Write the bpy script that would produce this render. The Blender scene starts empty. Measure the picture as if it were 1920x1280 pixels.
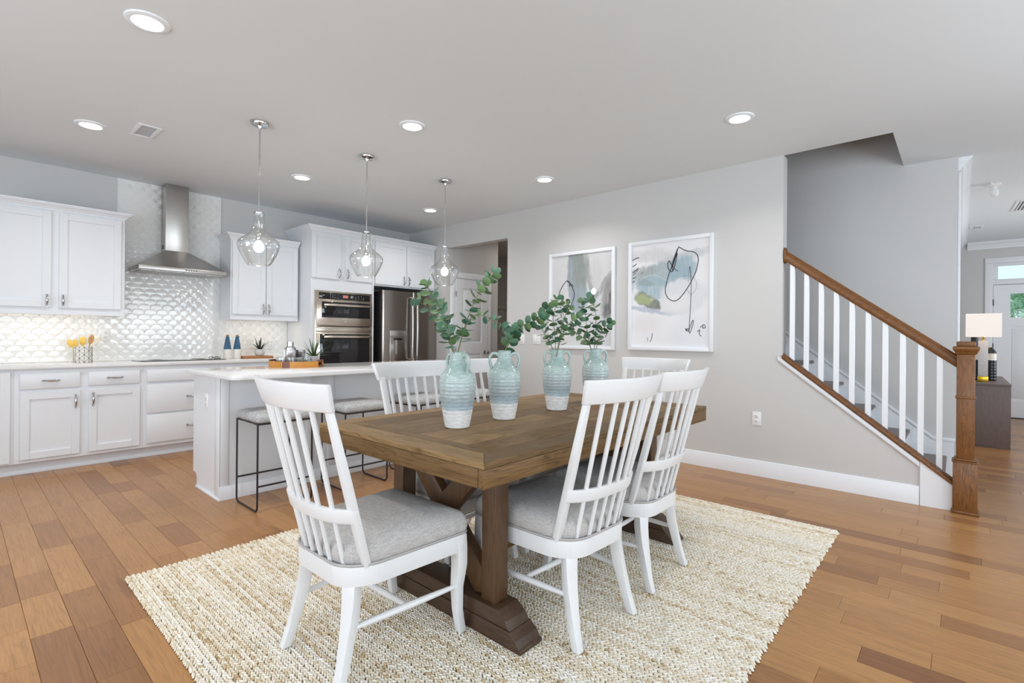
import bpy, bmesh, math, random
from math import sin, cos, pi, radians, sqrt, atan2
from mathutils import Vector, Matrix
import numpy as np
random.seed(7)
SC = bpy.context.scene
COL = SC.collection

# ------------------------------------------------------------------ camera, world, light, exposure
TH, ROLL, EYE = radians(41.763), 0.00896, 1.194
cam = bpy.data.cameras.new('camera'); cam.sensor_width = 36.0; cam.lens = 940.26 / 1920 * 36
cam.shift_y = -10 / 1920; cam.clip_start = 0.02
camo = bpy.data.objects.new('camera', cam); COL.objects.link(camo)
fw = Vector((cos(TH), sin(TH), 0)); rt = Vector((sin(TH), -cos(TH), 0)); up = Vector((0, 0, 1))
r2 = rt * cos(ROLL) + up * sin(ROLL); u2 = up * cos(ROLL) - rt * sin(ROLL)
M = Matrix((r2, u2, -fw)).transposed().to_4x4(); M.translation = (0, 0, EYE); camo.matrix_world = M
SC.camera = camo

SC.view_settings.view_transform = 'Standard'; SC.view_settings.look = 'None'
SC.view_settings.gamma = 1; SC.view_settings.use_curve_mapping = False
SC.view_settings.exposure = 0.0
SC.cycles.use_denoising = True
SC.cycles.max_bounces = 10; SC.cycles.diffuse_bounces = 5; SC.cycles.glossy_bounces = 4
SC.cycles.transparent_max_bounces = 16; SC.cycles.sample_clamp_indirect = 6
SC.cycles.caustics_reflective = False; SC.cycles.caustics_refractive = False

w = bpy.data.worlds.new('sky'); SC.world = w; w.use_nodes = True
w.node_tree.nodes['Background'].inputs[0].default_value = (0.76, 0.90, 1.06, 1)
w.node_tree.nodes['Background'].inputs[1].default_value = 1.2

def area(name, loc, direction, sx, sy, power, color=(1, 1, 1)):
    l = bpy.data.lights.new(name, 'AREA'); l.shape = 'RECTANGLE'; l.size = sx; l.size_y = sy
    l.energy = power; l.color = color
    o = bpy.data.objects.new(name, l); COL.objects.link(o); o.location = loc
    o.rotation_euler = Vector(direction).to_track_quat('-Z', 'Y').to_euler()
    return o
# daylight entering by the windows of the left wall (one of them added) and of the wall behind the camera (see window_1 ... window_5)
DAY = (0.885, 0.968, 1.06)
for wy, pw_ in ((-1.35, 46), (0.92, 40), (3.12, 44)):  # first lamp and its unseen window are added to lift the knee wall
    area('window_daylight', (-2.52, wy, 1.42), (1, 0, 0.20), 1.8, 1.75, pw_ * 1.08, DAY)
for wx, pw_ in ((-1.2, 20), (1.1, 34), (3.3, 62)):
    area('window_daylight', (wx, -2.52, 1.42), (0, 1, 0.35), 1.8, 1.75, pw_, DAY)
area('foyer_daylight', (8.2, -2.52, 1.5), (0, 1, 0.2), 2.2, 1.6, 46, (0.95, 0.97, 1.0))
area('hall_ceiling_lamp', (6.2, 4.8, 2.70), (0, 0, -1), 0.3, 0.3, 7, (1, 0.9, 0.8))

# ------------------------------------------------------------------ materials
def srgb(r, g, b):
    f = lambda c: c / 12.92 if c <= 0.04045 else ((c + 0.055) / 1.055) ** 2.4
    return (f(r / 255), f(g / 255), f(b / 255), 1)

def nmat(name):
    m = bpy.data.materials.new(name); m.use_nodes = True
    nt = m.node_tree; b = nt.nodes['Principled BSDF']
    return m, nt, b

def lk(nt, a, b): nt.links.new(a, b)
def node(nt, t, **kw):
    n = nt.nodes.new(t)
    for k, v in kw.items(): setattr(n, k, v)
    return n

def mat(name, col, rough=0.5, metal=0.0, bump=0.0, bscale=60, vary=0.0, vscale=8, spec=0.5, coat=0.0, stretch=(1, 1, 1)):
    m, nt, b = nmat(name)
    b.inputs['Base Color'].default_value = col; b.inputs['Roughness'].default_value = rough
    b.inputs['Metallic'].default_value = metal; b.inputs['Specular IOR Level'].default_value = spec
    b.inputs['Coat Weight'].default_value = coat; b.inputs['Coat Roughness'].default_value = 0.08
    tc = node(nt, 'ShaderNodeTexCoord'); mp = node(nt, 'ShaderNodeMapping'); lk(nt, tc.outputs['Object'], mp.inputs[0])
    mp.inputs['Scale'].default_value = stretch
    if vary:
        n = node(nt, 'ShaderNodeTexNoise'); n.inputs['Scale'].default_value = vscale; n.inputs['Detail'].default_value = 4
        lk(nt, mp.outputs[0], n.inputs['Vector'])
        mx = node(nt, 'ShaderNodeMix', data_type='RGBA'); lk(nt, n.outputs['Fac'], mx.inputs['Factor'])
        mx.inputs['A'].default_value = tuple(c * (1 - vary) for c in col[:3]) + (1,)
        mx.inputs['B'].default_value = tuple(min(1, c * (1 + vary)) for c in col[:3]) + (1,)
        lk(nt, mx.outputs['Result'], b.inputs['Base Color'])
    if bump:
        n = node(nt, 'ShaderNodeTexNoise'); n.inputs['Scale'].default_value = bscale; n.inputs['Detail'].default_value = 3
        lk(nt, mp.outputs[0], n.inputs['Vector'])
        bp = node(nt, 'ShaderNodeBump'); bp.inputs['Strength'].default_value = bump; bp.inputs['Distance'].default_value = 0.002
        lk(nt, n.outputs['Fac'], bp.inputs['Height']); lk(nt, bp.outputs[0], b.inputs['Normal'])
    return m

def wood(name, cols, axis=1, grain=1.0, rough=0.4, bump=0.25, spec=0.5, attr=False, dark=0.55, coat=0.0, fig=0.3, bands=13, knots=False):
    """grain streaks along the local axis; every object (or 'tone' attribute) picks its own board colour"""
    m, nt, b = nmat(name)
    tc = node(nt, 'ShaderNodeTexCoord'); mp = node(nt, 'ShaderNodeMapping'); lk(nt, tc.outputs['Object'], mp.inputs[0])
    s = [11.0 * grain] * 3; s[axis] = 0.55 * grain; mp.inputs['Scale'].default_value = s
    if attr:
        at = node(nt, 'ShaderNodeAttribute', attribute_name='tone'); R = at.outputs['Fac']
    else:
        oi = node(nt, 'ShaderNodeObjectInfo'); R = oi.outputs['Random']
    cb = node(nt, 'ShaderNodeCombineXYZ'); ml = node(nt, 'ShaderNodeMath', operation='MULTIPLY'); lk(nt, R, ml.inputs[0]); ml.inputs[1].default_value = 97
    for i in range(3): lk(nt, ml.outputs[0], cb.inputs[i])
    lk(nt, cb.outputs[0], mp.inputs['Location'])
    n1 = node(nt, 'ShaderNodeTexNoise'); n1.inputs['Scale'].default_value = 1.3; n1.inputs['Detail'].default_value = 3; n1.inputs['Distortion'].default_value = 0.6
    lk(nt, mp.outputs[0], n1.inputs['Vector'])
    # cathedral figure: bands of a slow noise
    mu = node(nt, 'ShaderNodeMath', operation='MULTIPLY'); lk(nt, n1.outputs['Fac'], mu.inputs[0]); mu.inputs[1].default_value = bands
    fr = node(nt, 'ShaderNodeMath', operation='PINGPONG'); lk(nt, mu.outputs[0], fr.inputs[0]); fr.inputs[1].default_value = 0.5
    n2 = node(nt, 'ShaderNodeTexNoise'); n2.inputs['Scale'].default_value = 9; n2.inputs['Detail'].default_value = 5; n2.inputs['Roughness'].default_value = 0.65
    lk(nt, mp.outputs[0], n2.inputs['Vector'])
    f1 = node(nt, 'ShaderNodeMath', operation='MULTIPLY_ADD'); lk(nt, fr.outputs[0], f1.inputs[0]); f1.inputs[1].default_value = -2; f1.inputs[2].default_value = 1
    f2 = node(nt, 'ShaderNodeMath', operation='POWER'); lk(nt, f1.outputs[0], f2.inputs[0]); f2.inputs[1].default_value = 4
    ad = node(nt, 'ShaderNodeMath', operation='MULTIPLY_ADD'); lk(nt, f2.outputs[0], ad.inputs[0]); ad.inputs[1].default_value = -fig; lk(nt, n2.outputs['Fac'], ad.inputs[2])
    if knots:
        vo = node(nt, 'ShaderNodeTexVoronoi'); vo.inputs['Scale'].default_value = 0.55; m3 = node(nt, 'ShaderNodeMapping'); lk(nt, mp.outputs[0], m3.inputs[0]); m3.inputs['Scale'].default_value = (1, 2.2, 1); lk(nt, m3.outputs[0], vo.inputs['Vector'])
        kr = node(nt, 'ShaderNodeMapRange'); lk(nt, vo.outputs['Distance'], kr.inputs['Value']); kr.inputs['From Min'].default_value = 0.05; kr.inputs['From Max'].default_value = 0.12; kr.inputs['To Min'].default_value = 0.55; kr.inputs['To Max'].default_value = 0
        sb = node(nt, 'ShaderNodeMath', operation='SUBTRACT'); lk(nt, ad.outputs[0], sb.inputs[0]); lk(nt, kr.outputs[0], sb.inputs[1]); ad = sb
    rp = node(nt, 'ShaderNodeValToRGB'); lk(nt, R, rp.inputs[0])
    e = rp.color_ramp.elements
    while len(e) < len(cols): e.new(0.5)
    for i, c in enumerate(cols): e[i].position = i / max(1, len(cols) - 1); e[i].color = c
    hv = node(nt, 'ShaderNodeMapRange'); lk(nt, ad.outputs[0], hv.inputs['Value'])
    hv.inputs['From Min'].default_value = 0.1; hv.inputs['From Max'].default_value = 0.65; b.inputs['Specular IOR Level'].default_value = spec
    hv.inputs['To Min'].default_value = dark; hv.inputs['To Max'].default_value = 1.1
    mx = node(nt, 'ShaderNodeMix', data_type='RGBA', blend_type='MULTIPLY'); mx.inputs['Factor'].default_value = 1
    lk(nt, rp.outputs[0], mx.inputs['A']); lk(nt, hv.outputs[0], mx.inputs['B'])
    lk(nt, mx.outputs['Result'], b.inputs['Base Color'])
    b.inputs['Roughness'].default_value = rough; b.inputs['Coat Weight'].default_value = coat; b.inputs['Coat Roughness'].default_value = 0.15
    bp = node(nt, 'ShaderNodeBump'); bp.inputs['Strength'].default_value = bump; bp.inputs['Distance'].default_value = 0.0015
    lk(nt, ad.outputs[0], bp.inputs['Height']); lk(nt, bp.outputs[0], b.inputs['Normal'])
    return m

def emit(name, col, strength):
    m, nt, b = nmat(name)
    b.inputs['Base Color'].default_value = col
    b.inputs['Emission Color'].default_value = col; b.inputs['Emission Strength'].default_value = strength
    return m

def glass(name, tint=(0.97, 0.985, 0.98, 1), refl=1.0, edge=0.35):
    """thin clear glass: see-through, with the mirror growing towards grazing angles"""
    m = bpy.data.materials.new(name); m.use_nodes = True; nt = m.node_tree; nt.nodes.clear()
    out = node(nt, 'ShaderNodeOutputMaterial'); tr = node(nt, 'ShaderNodeBsdfTransparent'); tr.inputs[0].default_value = tint
    gl = node(nt, 'ShaderNodeBsdfGlossy'); gl.inputs['Roughness'].default_value = 0.02
    lw = node(nt, 'ShaderNodeLayerWeight'); lw.inputs['Blend'].default_value = edge
    mu = node(nt, 'ShaderNodeMath', operation='MULTIPLY_ADD'); lk(nt, lw.outputs['Facing'], mu.inputs[0]); mu.inputs[1].default_value = 0.6 * refl; mu.inputs[2].default_value = 0.03 * refl
    mx = node(nt, 'ShaderNodeMixShader'); lk(nt, mu.outputs[0], mx.inputs[0]); lk(nt, tr.outputs[0], mx.inputs[1]); lk(nt, gl.outputs[0], mx.inputs[2])
    lk(nt, mx.outputs[0], out.inputs[0])
    return m

MT = {}
MT['wall'] = mat('greige_wall_paint', srgb(205, 204, 203), 0.6, bump=0.04, bscale=220)
MT['ceil'] = mat('ceiling_paint', srgb(225, 230, 233), 0.7, bump=0.03, bscale=200)
MT['trim'] = mat('white_trim_paint', srgb(234, 237, 241), 0.35)
MT['cab'] = mat('white_cabinet_paint', srgb(227, 230, 234), 0.32)
MT['quartz'] = mat('white_quartz', srgb(228, 228, 228), 0.08, vary=0.03, vscale=30)
MT['chrome'] = mat('chrome', (0.62, 0.62, 0.63, 1), 0.12, 1.0)
MT['nickel'] = mat('brushed_nickel', (0.52, 0.52, 0.53, 1), 0.25, 1.0)
MT['steel'] = mat('stainless_steel', (0.53, 0.51, 0.49, 1), 0.32, 1.0, vary=0.06, vscale=3, stretch=(1, 1, 40))
MT['warmsteel'] = mat('warm_stainless_steel', (0.60, 0.53, 0.45, 1), 0.22, 1.0, vary=0.06, vscale=3, stretch=(40, 1, 1))
MT['slate'] = mat('dark_stainless_steel', (0.36, 0.325, 0.30, 1), 0.2, 1.0, vary=0.05, vscale=3, stretch=(40, 40, 1))
MT['blackglass'] = mat('black_oven_glass', (0.012, 0.012, 0.014, 1), 0.04, spec=0.6)
MT['black'] = mat('black_plastic', (0.012, 0.012, 0.013, 1), 0.45)
MT['blackmetal'] = mat('black_powder_coat', (0.014, 0.014, 0.016, 1), 0.4)
MT['chair'] = mat('white_chair_lacquer', srgb(225, 225, 225), 0.3)
MT['tile'] = mat('glossy_white_tile', srgb(238, 238, 236), 0.06, bump=0.3, bscale=20, spec=0.7)
MT['grout'] = mat('pale_grout', srgb(240, 239, 236), 0.8)
MT['glass'] = glass('clear_glass', (0.96, 0.975, 0.97, 1), 1.25, 0.42)
MT['pane'] = glass('window_glass', (0.95, 0.98, 0.97, 1), 0.8)
MT['matteglass'] = glass('low_reflection_picture_glass', (0.995, 0.995, 0.995, 1), 0.06)
MT['picglass'] = glass('picture_glass', (0.99, 0.99, 0.99, 1), 0.55)
MT['brass'] = mat('brass', srgb(212, 172, 60), 0.25, 1.0)
MT['marble'] = mat('pale_stone', srgb(214, 208, 206), 0.35, vary=0.05, vscale=20)
MT['blackglaze'] = mat('black_ribbed_glaze', (0.012, 0.011, 0.016, 1), 0.18)
MT['whiteglaze'] = mat('white_ceramic_glaze', srgb(225, 222, 214), 0.3, vary=0.04, vscale=30)
MT['blueglaze'] = mat('mottled_blue_glaze', srgb(52, 92, 122), 0.15, vary=0.75, vscale=70)
MT['cork'] = mat('cork', srgb(160, 122, 84), 0.8, vary=0.2, vscale=150)
MT['yellow'] = mat('yellow_wooden_spoon', srgb(236, 196, 92), 0.5, vary=0.1, vscale=20)
MT['tanwood'] = mat('tan_wooden_spoon', srgb(196, 148, 92), 0.5, vary=0.15, vscale=20)
MT['palewood'] = mat('pale_wooden_spoon', srgb(232, 220, 200), 0.5)
MT['plasticwhite'] = mat('white_plastic_plate', srgb(238, 238, 238), 0.35)
MT['slot'] = mat('dark_slot', (0.06, 0.06, 0.06, 1), 0.6)
MT['pot'] = mat('speckled_concrete_pot', srgb(202, 200, 198), 0.7, vary=0.12, vscale=90)
MT['agave'] = mat('dark_agave_leaf', srgb(52, 84, 44), 0.45, vary=0.3, vscale=30)
MT['agave2'] = mat('dark_bronze_leaf', srgb(46, 54, 40), 0.45, vary=0.3, vscale=30)
MT['stalk'] = mat('olive_stalk', srgb(112, 118, 72), 0.6)
MT['shade'] = emit('lit_linen_shade', srgb(246, 236, 228), 0.36)
MT['bulb'] = emit('lit_bulb', (1.0, 0.86, 0.66, 1), 26)
MT['diffuser'] = emit('lit_diffuser', (1.0, 0.98, 0.95, 1), 9)
MT['strip'] = emit('lit_strip', (1.0, 0.86, 0.66, 1), 1.5)
MT['screen'] = emit('lit_display', (0.5, 0.16, 0.14, 1), 0.3)
MT['filter'] = mat('aluminium_mesh', (0.45, 0.45, 0.45, 1), 0.4, 1.0, bump=0.4, bscale=400)
MT['grille'] = mat('grey_grille', srgb(150, 150, 150), 0.5)
MT['darkgrille'] = mat('dark_grille', srgb(92, 90, 90), 0.6)
MT['soil'] = mat('dark_soil', srgb(50, 42, 36), 0.9)
MT['console'] = wood('grey_brown_laminate', [srgb(112, 98, 94), srgb(120, 106, 102)], axis=2, grain=2.2, rough=0.5, bump=0.05, dark=0.72)
FLOORC = [srgb(132, 89, 57), srgb(162, 115, 70), srgb(174, 127, 79), srgb(166, 119, 74), srgb(176, 129, 81), srgb(168, 121, 74), srgb(150, 104, 65)]
MT['floor'] = wood('hickory_floor_board', FLOORC, axis=1, grain=1.0, rough=0.3, bump=0.10, dark=0.70, fig=0.26, bands=16, spec=0.4, knots=True)
MT['floora'] = wood('hickory_floor_rest', FLOORC, axis=1, grain=1.0, rough=0.3, bump=0.10, dark=0.70, fig=0.26, bands=16, spec=0.4, attr=True)
MT['under'] = mat('subfloor', srgb(92, 62, 42), 0.8)
TBL = [srgb(92, 68, 44), srgb(134, 104, 66), srgb(112, 90, 64), srgb(158, 128, 88), srgb(104, 80, 54), srgb(142, 110, 70)]
MT['tabx'] = wood('weathered_oak_lengthwise', TBL, axis=0, grain=1.3, rough=0.5, bump=0.25, dark=0.45, spec=0.15, fig=0.42, bands=16)
MT['taby'] = wood('weathered_oak_crosswise', TBL, axis=1, grain=1.3, rough=0.5, bump=0.25, dark=0.45, spec=0.15, fig=0.42, bands=16)
EDG = [srgb(112, 86, 54), srgb(120, 92, 58)]
MT['edgex'] = wood('oak_edge_lengthwise', EDG, axis=0, grain=1.3, rough=0.5, bump=0.2, dark=0.5, spec=0.2, fig=0.35, bands=12)
MT['edgey'] = wood('oak_edge_crosswise', EDG, axis=1, grain=1.3, rough=0.5, bump=0.2, dark=0.5, spec=0.2, fig=0.35, bands=12)
MT['tabz'] = wood('dark_oak_upright', [srgb(88, 61, 36), srgb(96, 67, 40)], axis=2, grain=1.7, rough=0.45, bump=0.3, dark=0.42)
MT['tabd'] = wood('dark_oak_beam', [srgb(72, 51, 34), srgb(78, 55, 37)], axis=1, grain=1.7, rough=0.42, bump=0.3, dark=0.42)
OAK = [srgb(130, 82, 36), srgb(139, 89, 41)]
MT['oakz'] = wood('stained_oak_upright', OAK, axis=2, grain=2.6, rough=0.38, bump=0.3, dark=0.30, fig=0.5, bands=18)
MT['oaky'] = wood('stained_oak_lengthwise', OAK, axis=1, grain=2.6, rough=0.38, bump=0.3, dark=0.30, fig=0.5, bands=18)
MT['tread'] = wood('grey_brown_tread', [srgb(112, 98, 88), srgb(122, 106, 96)], axis=0, grain=2, rough=0.4, bump=0.1, dark=0.6)
MT['board'] = wood('acacia_board', [srgb(166, 106, 62), srgb(172, 112, 66)], axis=0, grain=2.5, rough=0.5, dark=0.5)
MT['staveA'] = mat('amber_stave', srgb(190, 128, 50), 0.4, vary=0.25, vscale=12)
MT['staveB'] = mat('walnut_stave', srgb(112, 66, 42), 0.4, vary=0.25, vscale=12)
MT['foliage'] = mat('tree_foliage', srgb(168, 206, 168), 0.7, vary=0.45, vscale=3)
MT['bark'] = mat('tree_bark', srgb(90, 76, 62), 0.9)

def fabric(name, c1, c2, sc=160, stretch=(1, 1, 1), bump=0.5, lo=0.38, hi=0.62):
    m, nt, b = nmat(name)
    tc = node(nt, 'ShaderNodeTexCoord')
    outs = []
    for st in ((1, 0.12, 1), (0.12, 1, 1)):
        mp = node(nt, 'ShaderNodeMapping'); lk(nt, tc.outputs['Object'], mp.inputs[0]); mp.inputs['Scale'].default_value = tuple(a * b_ for a, b_ in zip(st, stretch))
        n = node(nt, 'ShaderNodeTexNoise'); n.inputs['Scale'].default_value = sc; n.inputs['Detail'].default_value = 2
        lk(nt, mp.outputs[0], n.inputs['Vector']); outs.append(n.outputs['Fac'])
    av = node(nt, 'ShaderNodeMix', data_type='FLOAT'); av.inputs['Factor'].default_value = 0.5
    lk(nt, outs[0], av.inputs['A']); lk(nt, outs[1], av.inputs['B'])
    rp = node(nt, 'ShaderNodeValToRGB'); lk(nt, av.outputs['Result'], rp.inputs[0])
    e = rp.color_ramp.elements; e[0].position = lo; e[0].color = c1; e[1].position = hi; e[1].color = c2
    lk(nt, rp.outputs[0], b.inputs['Base Color']); b.inputs['Roughness'].default_value = 0.9
    b.inputs['Specular IOR Level'].default_value = 0.15
    bp = node(nt, 'ShaderNodeBump'); bp.inputs['Strength'].default_value = bump; bp.inputs['Distance'].default_value = 0.001
    lk(nt, av.outputs['Result'], bp.inputs['Height']); lk(nt, bp.outputs[0], b.inputs['Normal'])
    return m
MT['linen'] = fabric('grey_linen', srgb(170, 166, 163), srgb(198, 194, 191), 260)
MT['piping'] = mat('grey_piping', srgb(176, 171, 168), 0.9)
MT['stoolcloth'] = fabric('grey_white_tweed', srgb(134, 134, 134), srgb(216, 216, 216), 380, lo=0.38, hi=0.62)
MT['lampwhite'] = mat('white_metal', srgb(236, 236, 236), 0.4)

def leafmat():
    m, nt, b = nmat('eucalyptus_leaf')
    oi = node(nt, 'ShaderNodeObjectInfo'); rp = node(nt, 'ShaderNodeValToRGB'); lk(nt, oi.outputs['Random'], rp.inputs[0])
    cs = [srgb(52, 88, 66), srgb(84, 128, 100), srgb(112, 152, 128), srgb(88, 120, 76), srgb(122, 150, 100), srgb(62, 96, 64)]
    e = rp.color_ramp.elements
    while len(e) < len(cs): e.new(0.5)
    for i, c in enumerate(cs): e[i].position = i / (len(cs) - 1); e[i].color = c
    tc = node(nt, 'ShaderNodeTexCoord'); n = node(nt, 'ShaderNodeTexNoise'); n.inputs['Scale'].default_value = 60; lk(nt, tc.outputs['Object'], n.inputs['Vector'])
    hv = node(nt, 'ShaderNodeHueSaturation'); lk(nt, rp.outputs[0], hv.inputs['Color'])
    mr = node(nt, 'ShaderNodeMapRange'); lk(nt, n.outputs['Fac'], mr.inputs['Value']); mr.inputs['To Min'].default_value = 0.8; mr.inputs['To Max'].default_value = 1.2
    lk(nt, mr.outputs[0], hv.inputs['Value']); lk(nt, hv.outputs[0], b.inputs['Base Color'])
    b.inputs['Roughness'].default_value = 0.5
    return m
MT['leaf'] = leafmat()

def vasemat():
    m, nt, b = nmat('seafoam_stoneware_glaze')
    tc = node(nt, 'ShaderNodeTexCoord'); sp = node(nt, 'ShaderNodeSeparateXYZ'); lk(nt, tc.outputs['Object'], sp.inputs[0])
    oi = node(nt, 'ShaderNodeObjectInfo')
    n = node(nt, 'ShaderNodeTexNoise'); n.inputs['Scale'].default_value = 9; n.inputs['Detail'].default_value = 5; lk(nt, tc.outputs['Object'], n.inputs['Vector'])
    a = node(nt, 'ShaderNodeMath', operation='MULTIPLY_ADD'); lk(nt, n.outputs['Fac'], a.inputs[0]); a.inputs[1].default_value = 0.03; lk(nt, sp.outputs['Z'], a.inputs[2])
    mr = node(nt, 'ShaderNodeMapRange'); lk(nt, a.outputs[0], mr.inputs['Value']); mr.inputs['From Max'].default_value = 0.36
    rp = node(nt, 'ShaderNodeValToRGB'); lk(nt, mr.outputs[0], rp.inputs[0])
    stops = [(0.0, srgb(236, 234, 230)), (0.255, srgb(234, 233, 231)), (0.285, srgb(184, 200, 206)), (0.36, srgb(164, 178, 182)), (0.46, srgb(178, 188, 189)), (0.58, srgb(188, 202, 201)), (0.70, srgb(186, 204, 199)), (0.80, srgb(164, 186, 180)), (1.0, srgb(182, 202, 196))]
    e = rp.color_ramp.elements
    while len(e) < len(stops): e.new(0.5)
    for i, (p, c) in enumerate(stops): e[i].position = p; e[i].color = c
    mp = node(nt, 'ShaderNodeMapping'); lk(nt, tc.outputs['Object'], mp.inputs[0]); mp.inputs['Scale'].default_value = (1, 1, 5)
    n2 = node(nt, 'ShaderNodeTexNoise'); n2.inputs['Scale'].default_value = 38; n2.inputs['Detail'].default_value = 5; lk(nt, mp.outputs[0], n2.inputs['Vector'])
    m2 = node(nt, 'ShaderNodeMapRange'); lk(nt, n2.outputs['Fac'], m2.inputs['Value']); m2.inputs['From Min'].default_value = 0.3; m2.inputs['From Max'].default_value = 0.7; m2.inputs['To Min'].default_value = 0.76; m2.inputs['To Max'].default_value = 1.1
    mx = node(nt, 'ShaderNodeMix', data_type='RGBA', blend_type='MULTIPLY'); mx.inputs['Factor'].default_value = 1
    lk(nt, rp.outputs[0], mx.inputs['A']); lk(nt, m2.outputs[0], mx.inputs['B']); lk(nt, mx.outputs['Result'], b.inputs['Base Color'])
    rr = node(nt, 'ShaderNodeMapRange'); lk(nt, a.outputs[0], rr.inputs['Value']); rr.inputs['From Min'].default_value = 0.08; rr.inputs['From Max'].default_value = 0.11; rr.inputs['To Min'].default_value = 0.5; rr.inputs['To Max'].default_value = 0.16
    lk(nt, rr.outputs[0], b.inputs['Roughness'])
    return m
MT['vase'] = vasemat()

# ------------------------------------------------------------------ mesh helpers
def bx(bm, x0, x1, y0, y1, z0, z1):
    v = [bm.verts.new((x, y, z)) for z in (z0, z1) for y in (y0, y1) for x in (x0, x1)]
    for f in ((0, 2, 3, 1), (4, 5, 7, 6), (0, 1, 5, 4), (2, 6, 7, 3), (0, 4, 6, 2), (1, 3, 7, 5)): bm.faces.new([v[i] for i in f])

def prism(bm, pts, axis, a, b):
    def P(p, t): return (t, p[0], p[1]) if axis == 'x' else ((p[0], t, p[1]) if axis == 'y' else (p[0], p[1], t))
    A = [bm.verts.new(P(p, a)) for p in pts]; B = [bm.verts.new(P(p, b)) for p in pts]
    bm.faces.new(A); bm.faces.new(B[::-1]); n = len(pts)
    for i in range(n): bm.faces.new((A[i], B[i], B[(i + 1) % n], A[(i + 1) % n]))

def tube(bm, path, r, n=8, closed=False):
    path = [Vector(p) for p in path]; k = len(path); R = r if isinstance(r, (list, tuple)) else [r] * k
    rings = []; prev = None
    for i, p in enumerate(path):
        if closed: t = (path[(i + 1) % k] - path[i - 1])
        else: t = (path[min(i + 1, k - 1)] - path[max(i - 1, 0)])
        t.normalize()
        if prev is None:
            q = Vector((0, 0, 1)) if abs(t.z) < 0.9 else Vector((1, 0, 0)); nx = t.cross(q).normalized()
        else: nx = (prev - t * prev.dot(t)).normalized()
        prev = nx; ny = t.cross(nx)
        rings.append([bm.verts.new(p + (nx * cos(2 * pi * j / n) + ny * sin(2 * pi * j / n)) * R[i]) for j in range(n)])
    for i in range(k if closed else k - 1):
        a, b = rings[i], rings[(i + 1) % k]
        for j in range(n): bm.faces.new((a[j], a[(j + 1) % n], b[(j + 1) % n], b[j]))
    if not closed: bm.faces.new(rings[0][::-1]); bm.faces.new(rings[-1])

def lathe(bm, prof, n=24, c=(0, 0, 0), cap=True):
    rings = [[bm.verts.new((c[0] + r * cos(2 * pi * j / n), c[1] + r * sin(2 * pi * j / n), c[2] + z)) for j in range(n)] for r, z in prof]
    for a, b in zip(rings, rings[1:]):
        for j in range(n): bm.faces.new((a[j], a[(j + 1) % n], b[(j + 1) % n], b[j]))
    if cap: bm.faces.new(rings[0][::-1]); bm.faces.new(rings[-1])

def loft(bm, loops, cap=True):
    rings = [[bm.verts.new(p) for p in l] for l in loops]; n = len(rings[0])
    for a, b in zip(rings, rings[1:]):
        for j in range(n): bm.faces.new((a[j], a[(j + 1) % n], b[(j + 1) % n], b[j]))
    if cap: bm.faces.new(rings[0][::-1]); bm.faces.new(rings[-1])

def round_poly(pts, rad, seg=5):
    out = []; n = len(pts)
    for i in range(n):
        p = Vector(pts[i]); a = (Vector(pts[i - 1]) - p); b = (Vector(pts[(i + 1) % n]) - p); r = rad[i] if isinstance(rad, (list, tuple)) else rad
        if r <= 0: out.append(tuple(p)); continue
        r = min(r, a.length * 0.49, b.length * 0.49); A = p + a.normalized() * r; B = p + b.normalized() * r
        for k in range(seg + 1):
            t = k / seg; q = A * (1 - t) ** 2 + p * 2 * t * (1 - t) + B * t * t; out.append((q.x, q.y))
    return out

def new(): return bmesh.new()
def obj(name, bm, m, parent=None, bevel=0.0, seg=2, smooth=True, ang=40):
    bmesh.ops.recalc_face_normals(bm, faces=bm.faces)
    if bevel: bmesh.ops.bevel(bm, geom=list(bm.edges), offset=bevel, segments=seg, profile=0.5, affect='EDGES', clamp_overlap=True)
    me = bpy.data.meshes.new(name); bm.to_mesh(me); bm.free()
    if smooth:
        me.shade_smooth(); me.set_sharp_from_angle(angle=radians(ang))
    if isinstance(m, str): m = MT[m]
    me.materials.append(m)
    o = bpy.data.objects.new(name, me); COL.objects.link(o)
    if parent: o.parent = parent
    return o

def box(name, x0, x1, y0, y1, z0, z1, m, parent=None, bevel=0.0, seg=2):
    bm = new(); bx(bm, x0, x1, y0, y1, z0, z1); return obj(name, bm, m, parent, bevel, seg)

def thing(name, label, cat, loc=(0, 0, 0), rz=0, group=None):
    o = bpy.data.objects.new(name, None); COL.objects.link(o); o.location = loc; o.rotation_euler = (0, 0, rz); o.empty_display_size = 0.1
    return tag(o, label, cat, group)
def tag(o, label, cat, group=None):
    o['label'] = label; o['category'] = cat
    if group: o['group'] = group
    return o
def struct(o, label=None, cat=None):
    o['kind'] = 'structure'
    if label: o['label'] = label
    if cat: o['category'] = cat
    return o
def snode(name, loc=(0, 0, 0), label=None, cat=None):
    o = bpy.data.objects.new(name, None); COL.objects.link(o); o.location = loc; return struct(o, label, cat)
def dup(root, loc, rz, label, group=None):
    r = root.copy(); COL.objects.link(r); r.location = loc; r.rotation_euler = (0, 0, rz); r['label'] = label
    if group: r['group'] = group
    for ch in root.children:
        c = ch.copy(); COL.objects.link(c); c.parent = r
        for g in ch.children:
            d = g.copy(); COL.objects.link(d); d.parent = c
    return r

# ------------------------------------------------------------------ the room
RX, YK, CZ = 4.683, 6.312, 2.745
X0, Y0, X1, Y1 = -2.6, -2.6, 10.9, 6.9
def walls(name, boxes, m='wall'):
    bm = new()
    for b in boxes: bx(bm, *b)
    return struct(obj(name, bm, m))

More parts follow.
